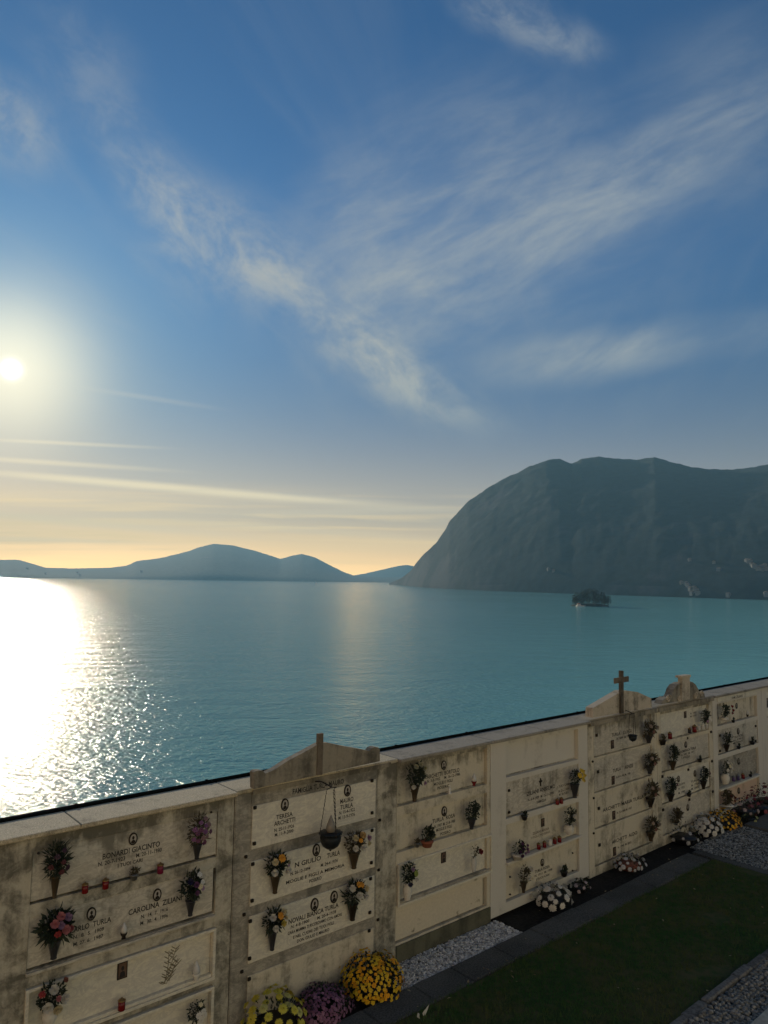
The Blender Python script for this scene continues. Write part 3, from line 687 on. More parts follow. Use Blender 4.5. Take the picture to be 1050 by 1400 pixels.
for k in range(90):
    s, y = R.uniform(6, 15.4), R.choice((R.uniform(-3.3, -.3), R.uniform(-1.5, -.2), R.uniform(-4, -3.3))); a = R.uniform(0, 6.28)
    mb.leaf(wl(s, y, .075), (cos(a), sin(a), .25), R.uniform(.03, .07), R.uniform(.02, .04), Vector((0, 0, 1)))
o = mb.build("fallen_leaves", mat_ground("dry_leaves", (.16, .11, .05), (.35, .30, .18), 12)); o['kind'] = 'stuff'; o['label'] = "dry leaves scattered over the lawn and paving"
# paving strip between bed and lawn
e = MB(); s = -4.0
while s < 15.2:
    L = R.uniform(.75, 1.3); s1 = min(s+L, 15.35); e.box(s+.006, s1-.006, -1.08+R.uniform(-.01, .01), -.60+R.uniform(-.01, .01), -.04, .05+R.uniform(-.006, .006), .01); s = s1
o = e.build("paving_strip", M_PAVE); o.location = wl(0, 0); o.rotation_euler = (0, 0, RZ); o['kind'] = 'structure'
# paving closing the lawn and the far dark slabs
e = MB(); e.box(15.50, 15.72, -4.0, -.62, -.03, .04, .01); e.box(18.2, 24.0, -1.5, -.55, -.03, .055, .01); e.box(18.2, 24.0, -5, -1.52, -.03, .05, .01)
o = e.build("path_slabs", M_PAVE); o.location = wl(0, 0); o.rotation_euler = (0, 0, RZ); o['kind'] = 'structure'
# stone kerb between lawn and cobbles
e = MB(); s = 2.0
while s < 17:
    L = R.uniform(.45, 1.0); e.box(s+.008, s+L-.008, -3.49+R.uniform(-.015, .015), -3.36+R.uniform(-.02, .02), -.03, .075+R.uniform(-.015, .02), .018); s += L
o = e.build("kerb", M_KERB); o.location = wl(0, 0); o.rotation_euler = (0, 0, RZ); o['kind'] = 'structure'
def pebbles(name, region, n, rmin, rmax, mat, label, flat=.6, z=.0, grid=None):
    mb = MB()
    s0, s1, y0, y1 = region
    pts = []
    if grid:
        y = y0
        while y < y1:
            s = s0+R.uniform(0, grid)
            while s < s1: pts.append((s+R.uniform(-.008, .008), y+R.uniform(-.008, .008))); s += grid*R.uniform(.9, 1.25)
            y += grid*.8
    else: pts = [(R.uniform(s0, s1), R.uniform(y0, y1)) for _ in range(n)]
    for s, y in pts:
        r = R.uniform(rmin, rmax); c = (s, y, z+r*flat*R.uniform(.1, .6)); k = R.uniform(0, 3)
        a = R.uniform(.7, 1.25); n0 = 5; vs = []
        for rr, zz in ((.75, -.3), (1, .2), (.6, .8)):
            for i in range(n0): t = 2*pi*i/n0+k; vs.append((c[0]+r*rr*cos(t)*a, c[1]+r*rr*sin(t)/a, c[2]+r*zz*flat))
        fs = [(i, (i+1) % 5, 5+(i+1) % 5, 5+i) for i in range(5)]+[(5+i, 5+(i+1) % 5, 10+(i+1) % 5, 10+i) for i in range(5)]+[(10, 11, 12, 13, 14)]
        mb.add(vs, fs)
    o = mb.build(name, mat, None, True); o.location = wl(0, 0); o.rotation_euler = (0, 0, RZ); o['kind'] = 'stuff'; o['label'] = label
def mat_peb(name, a, b_):
    m, N, b = principled(name, a, .8, spec=.3)
    tc = N.node('ShaderNodeTexCoord'); v = N.node('ShaderNodeTexVoronoi'); N.put(v.inputs['Vector'], tc.outputs['Object']); v.inputs['Scale'].default_value = 30
    sp = N.node('ShaderNodeSeparateColor'); N.put(sp.inputs[0], v.outputs['Color'])
    N.put(b.inputs['Base Color'], N.mix(sp.outputs[0], a, b_)); return m
pebbles("white_gravel", (7.25, 9.87, -.595, -.02), 3600, .012, .030, mat_peb("white_pebbles", (.22, .22, .20), (.75, .73, .68)), "white gravel bed at the foot of the cream bay", .8, .01)
ground_poly("gravel_bed", [(7.2, -.0), (9.9, -.0), (9.9, -.6), (7.2, -.6)], -.004, M_SOIL)
pebbles("grey_gravel", (15.8, 18.15, -3.4, -.42), 9000, .014, .032, mat_peb("grey_pebbles", (.02, .022, .018), (.40, .40, .36)), "dark grey gravel beyond the end of the lawn", .8, -.01)
pebbles("cobbles", (8.6, 17, -4.03, -3.50), 0, .036, .050, mat_peb("cobble_stones", (.09, .085, .07), (.36, .33, .27)), "rows of rounded cobbles beside the stone kerb", 1.0, .02, .078)
ground_poly("cobble_bed", [(2, -3.48), (17, -3.48), (17, -4.06), (2, -4.06)], .012, M_SOIL)
e = MB(); e.box(2, 17, -4.5, -4.045, -.03, .09, .02); o = e.build("pale_kerb", mat_ground("pale_kerb_stone", (.34, .32, .26), (.48, .45, .36), 14, .3, .01)); o.location = wl(0, 0); o.rotation_euler = (0, 0, RZ); o['kind'] = 'structure'
# rocky slope from the back of the wall down to the lake
vs, fs = [], []; nx, ny = 70, 18
for i in range(nx+1):
    s = -70+140*i/nx
    for j in range(ny+1):
        t = j/ny; y = .68+16*t**1.5; z = -.03-(abs(LAKE_Z)+2)*t
        y += noise.fractal(Vector((s*.15, z*.15, 0)), 1, 2, 4)*2.2*min(1, t*4)
        vs.append(wl(s, y, z))
for i in range(nx):
    for j in range(ny): a = i*(ny+1)+j; fs.append((a, a+1, a+ny+2, a+ny+1))
mesh("slope", vs, fs, M_ROCK)['kind'] = 'structure'

# ------------------------------------------------------------------ unseen building added behind the viewer, its sunlit front bouncing warm light
def unseen_building():
    e = empty("unseen_building", wl(6, -19), RZ); tag(e, "unseen cream rendered building behind the viewer, added to bounce light onto the wall", "unseen_building")
    M = mat_ground("unseen_building_cream_render", (.72, .71, .61), (.78, .77, .67), 2, .2, .01)
    mb = MB(); mb.box(-22, 22, -8, 0, -.5, 13); mb.build("wall", M, e)
    mb = MB(); mb.prism([(-22.6, 13), (22.6, 13), (22.6, 13.3), (0, 17.5), (-22.6, 13.3)], -8.4, .6); mb.build("roof", simple("unseen_building_tiles", (.25, .12, .07), .9), e)
    for k in range(5):
        for z in (1.2, 6.5):
            mb = MB(); mb.box(-17+k*8, -15.4+k*8, .003, .09, z, z+2.6); w = mb.build("window", S_WHITE, e)
            mb = MB(); mb.box(-16.85+k*8, -15.55+k*8, .092, .11, z+.15, z+2.45); mb.build("pane", simple("window_glass", (.03, .04, .05), .08), w)
unseen_building()
# ------------------------------------------------------------------ flowers, vases, candles and lamps on the wall
M_LEAFD = simple("dark_foliage", (.022, .034, .018), .7, 0, .6, 30)
M_LEAFG = simple("green_foliage", (.045, .085, .025), .6, 0, .5, 30)
M_DRY = simple("dried_foliage", (.075, .065, .035), .8, 0, .5, 30)
M_REDG = simple("red_candle_glass", (.15, .008, .008), .25)
M_GOLD = simple("brass_lid", (.28, .17, .06), .4, .8)
M_GLASSY = simple("clear_candle_glass", (.50, .50, .46), .12)
M_VASES = [M_BRONZE, simple("dull_brass", (.075, .055, .03), .5, .5), simple("black_stone_vase", (.03, .03, .032), .3)]
M_WVASE = simple("white_vase_glaze", (.60, .58, .50), .3)
M_TERRA = simple("terracotta", (.26, .085, .045), .8)
M_POTB = simple("black_plastic_pot", (.012, .012, .012), .5)
M_TOMB = simple("silver_metal", (.22, .22, .21), .35, .7)
_fl = {}
def fmat(c):
    k = tuple(round(x, 3) for x in c)
    if k not in _fl: _fl[k] = simple("petals", c, .7, 0, .22, 60)
    return _fl[k]
WHT = (.62, .60, .52); CRM = (.62, .54, .33); YEL = (.62, .42, .03); ORG = (.62, .27, .02); PNK = (.50, .20, .20); PUR = (.17, .07, .16); RED = (.22, .02, .02); LIL = (.32, .20, .30); PGR = (.58, .52, .06)
_bl = {}
def blossom_mesh(kind):
    """rose / daisy / bud head of unit radius, made of separate curled petals"""
    if kind in _bl: return _bl[kind]
    mb = MB(); rr = random.Random(len(_bl)+3)
    rings = {'rose': [(1.0, 7, .15), (.78, 6, .5), (.52, 5, .85), (.28, 4, 1.15)], 'daisy': [(1.0, 14, .05), (.75, 12, .35), (.45, 9, .7), (.2, 6, .95)], 'small': [(1.0, 6, .1), (.55, 5, .6)]}[kind]
    for R0, n, lift in rings:
        w = 2*pi*R0/n*.62 if kind != 'daisy' else .30*R0
        for i in range(n):
            a = 2*pi*(i+rr.random()*.35)/n; d = Vector((cos(a), sin(a), 0)); t = Vector((-sin(a), cos(a), 0)); z = Vector((0, 0, 1))
            l = rr.uniform(.88, 1.08)
            p0 = d*.08*R0+z*(lift*.3-.1); p1 = d*R0*.62*l+z*(lift*.55); p2 = d*R0*l*(1 if kind != 'rose' else .86)+z*(lift*.62+(.28 if kind == 'rose' else -.08))
            mb.add([p0-t*w*.25, p0+t*w*.25, p1+t*w*.62, p2+t*w*.35, p2-t*w*.35, p1-t*w*.62], [(0, 1, 2, 5), (5, 2, 3, 4)])
    me = bpy.data.meshes.new("blossom"); me.from_pydata(mb.v, [], mb.f); me.update(); _bl[kind] = me; return me
_bm = {}
def blossom(parent, c, nrm, r, col, kind='rose', name="blossom"):
    key = (kind, tuple(col))
    if key not in _bm: me = blossom_mesh(kind).copy(); me.materials.append(fmat(col)); _bm[key] = me
    o = bpy.data.objects.new(name, _bm[key]); COL.objects.link(o); o.parent = parent
    o.location = c; o.scale = (r, r, r); o.rotation_euler = Vector(nrm).to_track_quat('Z', 'Y').to_euler(); return o
def arrange(e, c, rx, rz, leafm, nleaf, ll, lw, flowers, up=.25, ry=None):
    """foliage ball round c plus flower heads; flowers = [(u, w, colour, radius, kind)], u,w in -1..1"""
    ry = ry or min(rx, rz)*.8
    mb = MB(); rr = R
    for _ in range(int(nleaf*1.7)):
        v = Vector((rr.gauss(0, 1), rr.gauss(0, 1), rr.gauss(0, 1)))
        if v.length < .1: continue
        v.normalize(); q = rr.random()**.45
        if v.y > .5: v.y *= -1
        p = Vector((c[0]+v.x*rx*q*.78, c[1]+v.y*ry*q*.55, c[2]+v.z*rz*q*.78))
        if p.y > -.004: p.y = -.006
        d = Vector((v.x, v.y*.7, v.z+up))+Vector((rr.uniform(-.5, .5), rr.uniform(-.5, .3), rr.uniform(-.5, .5)))
        mb.leaf(p, d, ll*(1.3 if rr.random() < .12 else rr.uniform(.35, .75)), lw*rr.uniform(1.0, 1.8))
    for _ in range(10):
        a = rr.uniform(0, 6.28); mb.tube([(c[0], c[1], c[2]-rz*.8), (c[0]+cos(a)*rx*.5, c[1]-ry*.3, c[2]+sin(a)*rz*.5)], .003, 4)
    mb.build("foliage", leafm, e)
    for u, w, col, r, kind in flowers:
        y = -ry*sqrt(max(.1, 1-min(.9, u*u+w*w)))*.9-r*.9
        blossom(e, (c[0]+u*rx*.9, c[1]+y, c[2]+w*rz*.9), (u*.8, -1, w*.7+.25), r*1.22, col, kind)
def rnd_flowers(n, cols, r, kind, spread=.85):
    out = []
    for k in range(n):
        a = k*2.4+R.uniform(-.2, .2); q = spread*sqrt((k+.5)/n); out.append((q*cos(a), q*sin(a), cols[k % len(cols)], r*R.uniform(.85, 1.15), kind))
    return out
def wall_flowers(label, base, top, width, vase, leafm, nleaf, flowers, group="vases of flowers hung on the burial wall", vmat=None, ll=.07, lw=.018, frac=.42, cat="flower vase", up=.25, out=.10):
    """base, top: sighted foot of the vase and top of the bouquet; width in photo columns"""
    s, z0 = W(*base, out); _, z1 = W(base[0], top, out); sL, _ = W(base[0]-width/2, base[1], out); sR, _ = W(base[0]+width/2, base[1], out)
    hw = (sR-sL)/2*.92; H = z1-z0
    e = empty("flower_vase", wl(s, -out+.02, z0), RZ); tag(e, label, cat, group)
    vh = H*frac; mb = MB()
    if vase == 'cone':
        r0 = max(.022, hw*.18); r1 = max(.045, hw*.36)
        mb.lathe([(r0*.8, 0), (r0, .006), (r0*.85, .02), (r0*1.1, vh*.35), (r1, vh), (r1*1.12, vh+.008), (r1*1.05, vh+.014)], 12, (0, 0, 0)); mb.build("vase", vmat or M_VASES[int(base[0]*7+top) % 3], e, True)
        mb = MB(); mb.box(-.012, .012, .0, out-.022, vh*.55, vh*.62); mb.build("bracket", M_BRONZE, e)
    elif vase == 'urn':
        r1 = max(.04, hw*.45)
        mb.lathe([(r1*.6, 0), (r1*.62, .01), (r1*.95, vh*.4), (r1, vh*.7), (r1*.75, vh*.93), (r1*.9, vh)], 14); mb.build("vase", vmat or M_WVASE, e, True)
    elif vase == 'pot':
        r1 = max(.05, hw*.6)
        mb.lathe([(r1*.72, 0), (r1*.98, vh*.8), (r1*1.08, vh*.8+.003), (r1*1.08, vh)], 14); mb.build("pot", vmat or M_TERRA, e, True)
    c = (0, -.015, vh+(H-vh)*.5); rz = (H-vh)*.55+.01
    arrange(e, c, hw, rz, leafm, nleaf, ll, lw, flowers, up, min(hw, .13))
    return e
def candle(label, x, y, h, col=None, lid=M_GOLD, out=.045, group="grave candles on the niche ledges", flame=False):
    """x, y: sighted foot; h in photo rows"""
    s, z = W(x, y, out); z1 = W(x, y-h, out)[1]; H = z1-z; r = H*.30
    e = empty("grave_candle", wl(s, -out, z), RZ); tag(e, label, "candle", group)
    mb = MB(); mb.lathe([(r*.9, 0), (r, .006), (r*.96, H*.4), (r, H*.72)], 12); mb.build("glass", col or M_REDG, e, True)
    mb = MB()
    if flame: mb.lathe([(r*.7, H*.5), (r*1.0, H*.62), (r*.75, H*.8), (r*.1, H)], 10)
    else: mb.lathe([(r*1.06, H*.725), (r*1.06, H*.79), (r*.7, H*.87), (r*.25, H*.93), (r*.22, H)], 12)
    mb.build("cap", lid, e, True)
    return e
F = wall_flowers; V = "vases of flowers hung on the burial wall"
# bay 1
F("dark dried heather bouquet at the left end of the top grey slab", (75, 1229), 1150, 40, 'cone', M_LEAFD, 420, rnd_flowers(6, [(.09, .02, .02), (.05, .02, .03)], .026, 'small'), ll=.08, lw=.010, frac=.36)
F("mauve dried flower bouquet at the right end of the top grey slab", (270, 1175), 1112, 36, 'cone', M_DRY, 300, rnd_flowers(14, [PUR, (.12, .04, .09), (.2, .12, .12)], .026, 'small'), ll=.07, lw=.010, frac=.30)
F("pink rose bouquet in a dark conical vase beside the second slab of the left bay", (74, 1312), 1245, 56, 'cone', M_LEAFD, 360, [(-.3, .45, PNK, .045, 'rose'), (.05, .75, PNK, .045, 'rose'), (.45, .6, LIL, .045, 'rose'), (.3, .0, PNK, .048, 'rose'), (.02, .3, LIL, .04, 'rose'), (.65, -.1, (.3, .08, .08), .035, 'rose'), (-.1, -.2, RED, .03, 'small')], ll=.09, lw=.025, frac=.36)
F("white and purple flowers on dark leaves, right end of the second slab", (261, 1253), 1190, 38, 'cone', M_LEAFD, 300, [(.35, .75, WHT, .030, 'small'), (.55, .3, WHT, .028, 'small'), (.3, .1, CRM, .028, 'small'), (.6, -.1, LIL, .026, 'small'), (-.1, .3, PUR, .036, 'rose'), (.0, -.2, PUR, .03, 'rose'), (-.5, .5, (.03, .03, .09), .036, 'rose')], ll=.06, lw=.02, frac=.32)
F("cream roses in a pale pot inside the white frame, lower left corner", (68, 1402), 1342, 50, 'urn', M_LEAFD, 200, [(-.1, .7, WHT, .05, 'rose'), (-.45, -.2, WHT, .055, 'rose'), (.55, .0, WHT, .052, 'rose'), (.15, -.55, CRM, .05, 'rose'), (.2, .1, PNK, .03, 'rose'), (.75, .9, (.30, .12, .08), .03, 'rose'), (-.75, .5, RED, .03, 'small')], ll=.06, lw=.02, frac=.34, out=.06)
F("heart shaped wreath of small white flowers in the lowest frame of the left bay", (268, 1399), 1366, 30, 'none', M_LEAFD, 220, [(-.3, .1, WHT, .032, 'daisy'), (.2, .25, WHT, .03, 'daisy'), (-.05, -.35, WHT, .032, 'daisy'), (.4, -.1, WHT, .028, 'daisy'), (.05, .75, CRM, .024, 'small')], frac=.02, ll=.04, lw=.015, cat="wreath", out=.05)
candle("red candle nearest the dark heather bouquet on the top ledge", 116, 1221, 15)
candle("red candle second from the heather bouquet on the top ledge", 144, 1215, 15)
candle("wine red candle on the top ledge left of the mauve bouquet", 219, 1194, 15, simple("wine_glass", (.16, .01, .035), .3))
candle("small red candle standing on the white frame under the brown photograph", 166, 1381, 17, out=.05)
def small_pot(label, x, y, h, potm, leafm, n=70, cols=None, out=.05, group="little plants on the niche ledges"):
    s, z = W(x, y, out); z1 = W(x, y-h, out)[1]; H = z1-z; r = H*.34
    e = empty("potted_plant", wl(s, -out, z), RZ); tag(e, label, "plant", group)
    mb = MB(); mb.lathe([(r*.7, 0), (r, H*.40), (r*1.1, H*.40), (r*1.1, H*.46)], 12); mb.build("pot", potm, e, True)
    arrange(e, (0, 0, H*.68), H*.42, H*.32, leafm, n, H*.3, H*.08, rnd_flowers(5, cols, H*.13, 'small') if cols else [], .5)
    return e
small_pot("tiny dull plant between the candles on the top ledge", 183, 1203, 17, M_TOMB, M_DRY)
def flame_lamp(label, x, y, h, out=.05, base=M_BRONZE, group="small grave lamps on the wall"):
    s, z = W(x, y, out); z1 = W(x, y-h, out)[1]; H = z1-z; r = H*.2
    e = empty("grave_lamp", wl(s, -out, z), RZ); tag(e, label, "grave lamp", group)
    mb = MB(); mb.lathe([(r*.8, 0), (r*.5, H*.08), (r*1.0, H*.25), (r*1.1, H*.36)], 12); mb.build("base", base, e, True)
    mb = MB(); mb.lathe([(r*.9, H*.362), (r*1.05, H*.5), (r*.8, H*.7), (r*.35, H*.88), (r*.05, H)], 12); mb.build("lamp_shade", M_GLASSY, e, True)
flame_lamp("flame shaped glass lamp between the names on the leftmost bay's second slab", 169, 1283, 22)
flame_lamp("squat white glass lamp at the right inside the white frame", 268, 1340, 26, .05, M_WVASE)
# bay 2
def tri(cx): return [(-.55, .5, CRM, .045, 'rose'), (.05, .7, ORG, .045, 'daisy'), (-.6, -.25, WHT, .046, 'rose'), (.45, -.3, WHT, .05, 'rose')]
F("white roses with one orange bloom at the left of the slab under the hanging lamp", (377, 1222), 1166, 36, 'cone', M_LEAFD, 230, tri(0)+[(.8, -.2, LIL, .028, 'small'), (.95, .0, (.2, .18, .1), .03, 'small')], frac=.42, ll=.075, lw=.02)
F("white and yellow roses right of the hanging lamp", (485, 1188), 1136, 36, 'cone', M_DRY, 220, [(-.45, .6, CRM, .046, 'rose'), (.15, .7, (.58, .40, .16), .05, 'rose'), (.0, .35, ORG, .03, 'small'), (-.5, -.15, WHT, .045, 'rose'), (.1, -.2, WHT, .05, 'rose'), (.8, .3, LIL, .045, 'rose'), (.9, -.2, CRM, .04, 'rose')], frac=.40)
F("white and yellow roses at the left of the third slab of the gabled bay", (373, 1300), 1243, 34, 'cone', M_LEAFD, 230, [(-.5, .6, WHT, .045, 'rose'), (.2, .6, ORG, .04, 'daisy'), (.55, .7, CRM, .045, 'rose'), (-.35, -.2, WHT, .042, 'rose'), (.35, .0, (.60, .48, .10), .042, 'rose'), (.8, .2, CRM, .03, 'rose')], frac=.44, ll=.08)
F("white roses with trailing leaves at the right of the third slab of the gabled bay", (483, 1259), 1203, 36, 'cone', M_LEAFD, 240, [(-.55, .6, WHT, .048, 'rose'), (.05, .75, ORG, .035, 'daisy'), (.35, .65, ORG, .035, 'daisy'), (.6, .3, CRM, .045, 'rose'), (-.15, .05, WHT, .05, 'rose'), (.45, -.2, WHT, .05, 'rose')], frac=.40, ll=.085)
def hanging_lamp(label, ax, ay, bx, by, rb, out, glass=True, chain_top=None):
    """arm from the wall at (ax, ay); bowl centre sighted at (bx, by), radius in rows"""
    s, z = W(ax, ay, out); sb, zb = W(bx, by, out); rz_ = zb-W(bx, by+rb, out)[1]
    e = empty("hanging_lamp", wl(s, 0, z), RZ); tag(e, label, "hanging lamp")
    ds = sb-s; dz = zb-z; sx, zt = (chain_top or (ds, -.05))
    mb = MB(); mb.tube([(ds-.10, -.0, .03), (ds-.05, -out*.5, .045), (ds, -out, .0)], .010, 6); mb.tube([(ds-.08, -out, -.02), (ds, -out, .0), (ds+.08, -out, -.02)], .007, 5); mb.build("arm", M_BRONZE, e)
    for k in range(3):
        a = 2*pi*k/3+.4; p0 = Vector((ds+.07*cos(a), -out+.05*sin(a), -.02)); p1 = Vector((ds+rz_*1.05*cos(a), -out+rz_*1.05*sin(a), dz+rz_*.45)); mb = MB()
        n = 22
        for i in range(n):
            q0 = p0.lerp(p1, i/n); q1 = p0.lerp(p1, (i+.85)/n); mb.tube([q0, (q0+q1)/2+Vector((.004*(-1)**i, 0, 0)), q1], .006, 4)
        mb.ball(p1, .016, 6, 4); mb.build("chain", M_BRONZE, e)
    mb = MB(); r = rz_; mb.lathe([(r*.06, -r*1.2), (r*.14, -r*1.1), (r*.10, -r*.98), (r*.45, -r*.93), (r*.80, -r*.68), (r*1.0, -r*.25), (r*1.04, r*.15), (r*.92, r*.42), (r*1.10, r*.48), (r*1.08, r*.58), (r*.7, r*.62)], 18, (ds, -out, dz))
    for k in range(12): a = k*pi/6; mb.ball((ds+r*1.1*cos(a), -out+r*1.1*sin(a), dz+r*.52), r*.09, 5, 4)
    mb.build("bowl", simple("oxidised_bronze", (.018, .024, .028), .5, .5), e, True)
    if glass:
        mb = MB(); mb.lathe([(r*.42, r*.63), (r*.5, r*.9), (r*.36, r*1.4), (r*.15, r*1.9), (r*.03, r*2.2)], 12, (ds, -out, dz)); mb.build("lamp_shade", simple("smoked_glass", (.20, .18, .14), .15), e, True)
hanging_lamp("large dark bronze lamp on three chains before the grey gabled bay", 449, 1077, 452, 1146, 14.5, .30)
hanging_lamp("small dark lamp hanging on chains in front of the gabled bay with the tall cross", 864, 975, 865, 1008, 5.5, .25, False)
# bay 3
F("pale lilies on dark leaves at the left of the top slab of the cream bay", (568, 1096), 1044, 28, 'cone', M_LEAFD, 240, [(-.4, .8, (.40, .38, .24), .04, 'rose'), (.1, .9, (.38, .36, .22), .04, 'rose'), (.5, .6, (.30, .30, .15), .035, 'rose'), (-.6, -.8, WHT, .04, 'rose'), (.7, -.7, LIL, .035, 'rose')], frac=.40, ll=.08)
flame_lamp("little red lamp with pale glass flame, right end of the top cream slab", 648, 1074, 17, .05, M_REDG)
s_, z_ = W(615, 1086, .06)
e = empty("figurine", wl(s_, -.05, z_), RZ); tag(e, "tiny pale statuette on the ledge under the top slab of the cream bay", "figurine")
mb = MB(); mb.lathe([(.035, 0), (.035, .02), (.022, .03), (.028, .07), (.018, .10), (.012, .112)], 10); mb.build("robe", M_WVASE, e, True)
mb = MB(); mb.ball((0, 0, .127), .016); mb.build("head", M_WVASE, e, True)
F("bushy dark green plant in a terracotta pot on the cream bay", (585, 1158), 1129, 22, 'pot', M_LEAFD, 260, [(.3, -.3, (.3, .28, .12), .016, 'small'), (.6, -.5, (.3, .28, .12), .014, 'small')], frac=.28, ll=.045, lw=.022, cat="potted plant")
small_pot("small dull grey plant left of the terracotta pot", 570, 1158, 12, M_TOMB, M_DRY)
F("nearly black bouquet at the right of the second slab of the cream bay", (646, 1134), 1096, 25, 'cone', M_LEAFD, 260, [(.8, -.3, (.25, .3, .15), .018, 'small'), (.9, -.6, (.25, .3, .15), .018, 'small')], frac=.36, ll=.05, lw=.022)
F("white and yellow bouquet in a pale vase in the cream bay's framed niche", (558, 1231), 1178, 22, 'urn', M_LEAFD, 220, [(-.2, .5, LIL, .032, 'rose'), (.3, .75, WHT, .028, 'rose'), (.2, .15, (.25, .3, .06), .04, 'daisy'), (.3, -.4, WHT, .035, 'rose'), (-.4, -.7, (.06, .06, .10), .04, 'rose')], frac=.42, ll=.06)
F("red bloom in a clear glass vase inside the white framed niche of the cream bay", (649, 1192), 1154, 13, 'urn', M_DRY, 30, [(-.1, .2, (.22, .03, .03), .045, 'rose')], vmat=M_GLASSY, frac=.52, ll=.05)
# bay 4
F("bright yellow chrysanthemums in a dark vase beside the empty niche bay", (787, 1091), 1051, 22, 'cone', M_LEAFD, 160, [(u+.25, w, YEL, .045, 'daisy') for u, w in ((-.5, .4), (0, .8), (.5, .6), (.1, .3), (.6, .1), (.4, -.5), (-.1, -.1))], frac=.46, ll=.06)
candle("left one of two red candles side by side under the yellow chrysanthemums", 762, 1100, 9); candle("right one of two red candles side by side under the yellow chrysanthemums", 767.5, 1098.5, 9)
small_pot("small black pot with grey leaves under the slab with the little bronze cross", 717, 1121, 13, M_POTB, M_LEAFD)
F("white roses with trailing sprigs in a pale cube vase of the pale bay", (779, 1141), 1103, 20, 'urn', M_LEAFD, 220, [(-.3, .2, WHT, .045, 'rose'), (-.3, -.6, WHT, .045, 'rose'), (.3, -.3, WHT, .03, 'rose'), (.2, .8, (.3, .3, .2), .025, 'small')], frac=.34, ll=.055)
F("dark purple flowers in a low pale pot on the ledge of the pale bay", (710, 1175), 1149, 20, 'pot', M_LEAFD, 150, rnd_flowers(8, [(.12, .05, .12), (.08, .03, .08), LIL], .032, 'rose'), vmat=M_WVASE, frac=.26, ll=.05, lw=.02)
for k, (x, y, m_, l) in enumerate(((736.5, 1161, None, "first red candle from the purple flowers on the pale ledge"), (744.5, 1158.5, None, "second red candle from the purple flowers on the pale ledge"), (752, 1156, M_WVASE, "white candle between the two pairs of red ones on the pale ledge"), (758.5, 1153.5, None, "red candle right of the white one on the pale ledge"), (765, 1151.5, None, "red candle on the pale ledge nearest the cube vase"))):
    candle(l, x, y, 9.5, m_, M_GOLD if m_ is None else M_WVASE, .07)
F("loose white and grey bouquet at the left of the bottom slab of the pale bay", (717, 1221), 1183, 18, 'cone', M_DRY, 150, [(.2, .7, WHT, .045, 'rose'), (-.4, .0, WHT, .04, 'rose'), (.4, -.3, CRM, .03, 'small'), (.5, -.6, WHT, .025, 'small')], frac=.36, ll=.06)
small_pot("little dark green shrub at the right of the bottom slab of the pale bay", 771, 1198, 15, M_BRONZE, M_LEAFD, 110)
# bay 5: four faded bouquets
for k, (x, y0, y1, l) in enumerate(((888, 1016, 986, "topmost of four faded lily bouquets down the right side of the cross bay"), (889.5, 1058, 1030, "second from the top of four faded lily bouquets on the cross bay"), (890.5, 1104, 1069, "third from the top of four faded lily bouquets on the cross bay"), (891, 1150, 1117, "lowest of four faded lily bouquets on the cross bay"))):
    F(l, (x, y0), y1, 19, 'cone', M_DRY, 190, [(.1, .3, (.36, .31, .24), .05, 'rose'), (-.5, .5, (.24, .18, .13), .035, 'small'), (.7, -.1, (.28, .22, .16), .035, 'small'), (-.2, -.3, (.16, .08, .06), .035, 'small')], frac=.34, ll=.10, lw=.02, group="faded bouquets on the cross bay")
# bay 6
F("dark round wreath with white blooms beside the photograph of the domed bay", (964, 990), 969, 15, 'none', M_LEAFD, 230, [(-.2, -.1, WHT, .038, 'small'), (.2, -.4, WHT, .034, 'small'), (-.4, -.5, LIL, .03, 'small')], frac=.02, ll=.05, lw=.022, cat="wreath")
F("dark oval foliage bouquet at the left of the second slab of the domed bay", (921, 1053), 1018, 15, 'cone', M_LEAFD, 260, [], frac=.32, ll=.06, lw=.022)
F("dark bouquet at the left of the third slab of the domed bay", (918, 1096), 1062, 17, 'cone', M_LEAFD, 260, [(.1, .2, (.08, .02, .03), .03, 'small')], frac=.30, ll=.06, lw=.022)
F("dark bouquet at the right of the third slab of the domed bay", (963, 1079), 1047, 13, 'cone', M_LEAFD, 240, [(.1, .2, (.08, .02, .03), .03, 'small')], frac=.34, ll=.06, lw=.022)
F("drooping brown dried bouquet on the bottom slab of the domed bay", (925, 1128), 1104, 16, 'cone', M_DRY, 220, [], vmat=M_BRONZE, frac=.20, ll=.08, lw=.02)
candle("red candle at the left below the top slab of the domed bay", 916, 1010, 10); candle("bright red candle at the middle below the top slab of the domed bay", 949.5, 1001, 10.5)
candle("dark candle just left of the bright red one on the domed bay", 943, 1002.5, 8, M_POTB)
candle("left white candle under the dark wreath", 955.5, 998.5, 7.5, M_GLASSY, M_WVASE); candle("middle white candle under the dark wreath", 960.5, 997.5, 7.5, M_GLASSY, M_WVASE); candle("right white candle under the dark wreath", 966, 996, 7.5, M_GLASSY, M_WVASE)
small_pot("thin dry sprig at the top left corner of the domed bay", 906, 1018, 14, M_BRONZE, M_DRY); small_pot("tiny dark plant in the middle of the second row of the domed bay", 957, 1042, 9, M_BRONZE, M_LEAFD); small_pot("tiny dark plant in the middle of the third row of the domed bay", 942, 1089, 9, M_BRONZE, M_LEAFD)
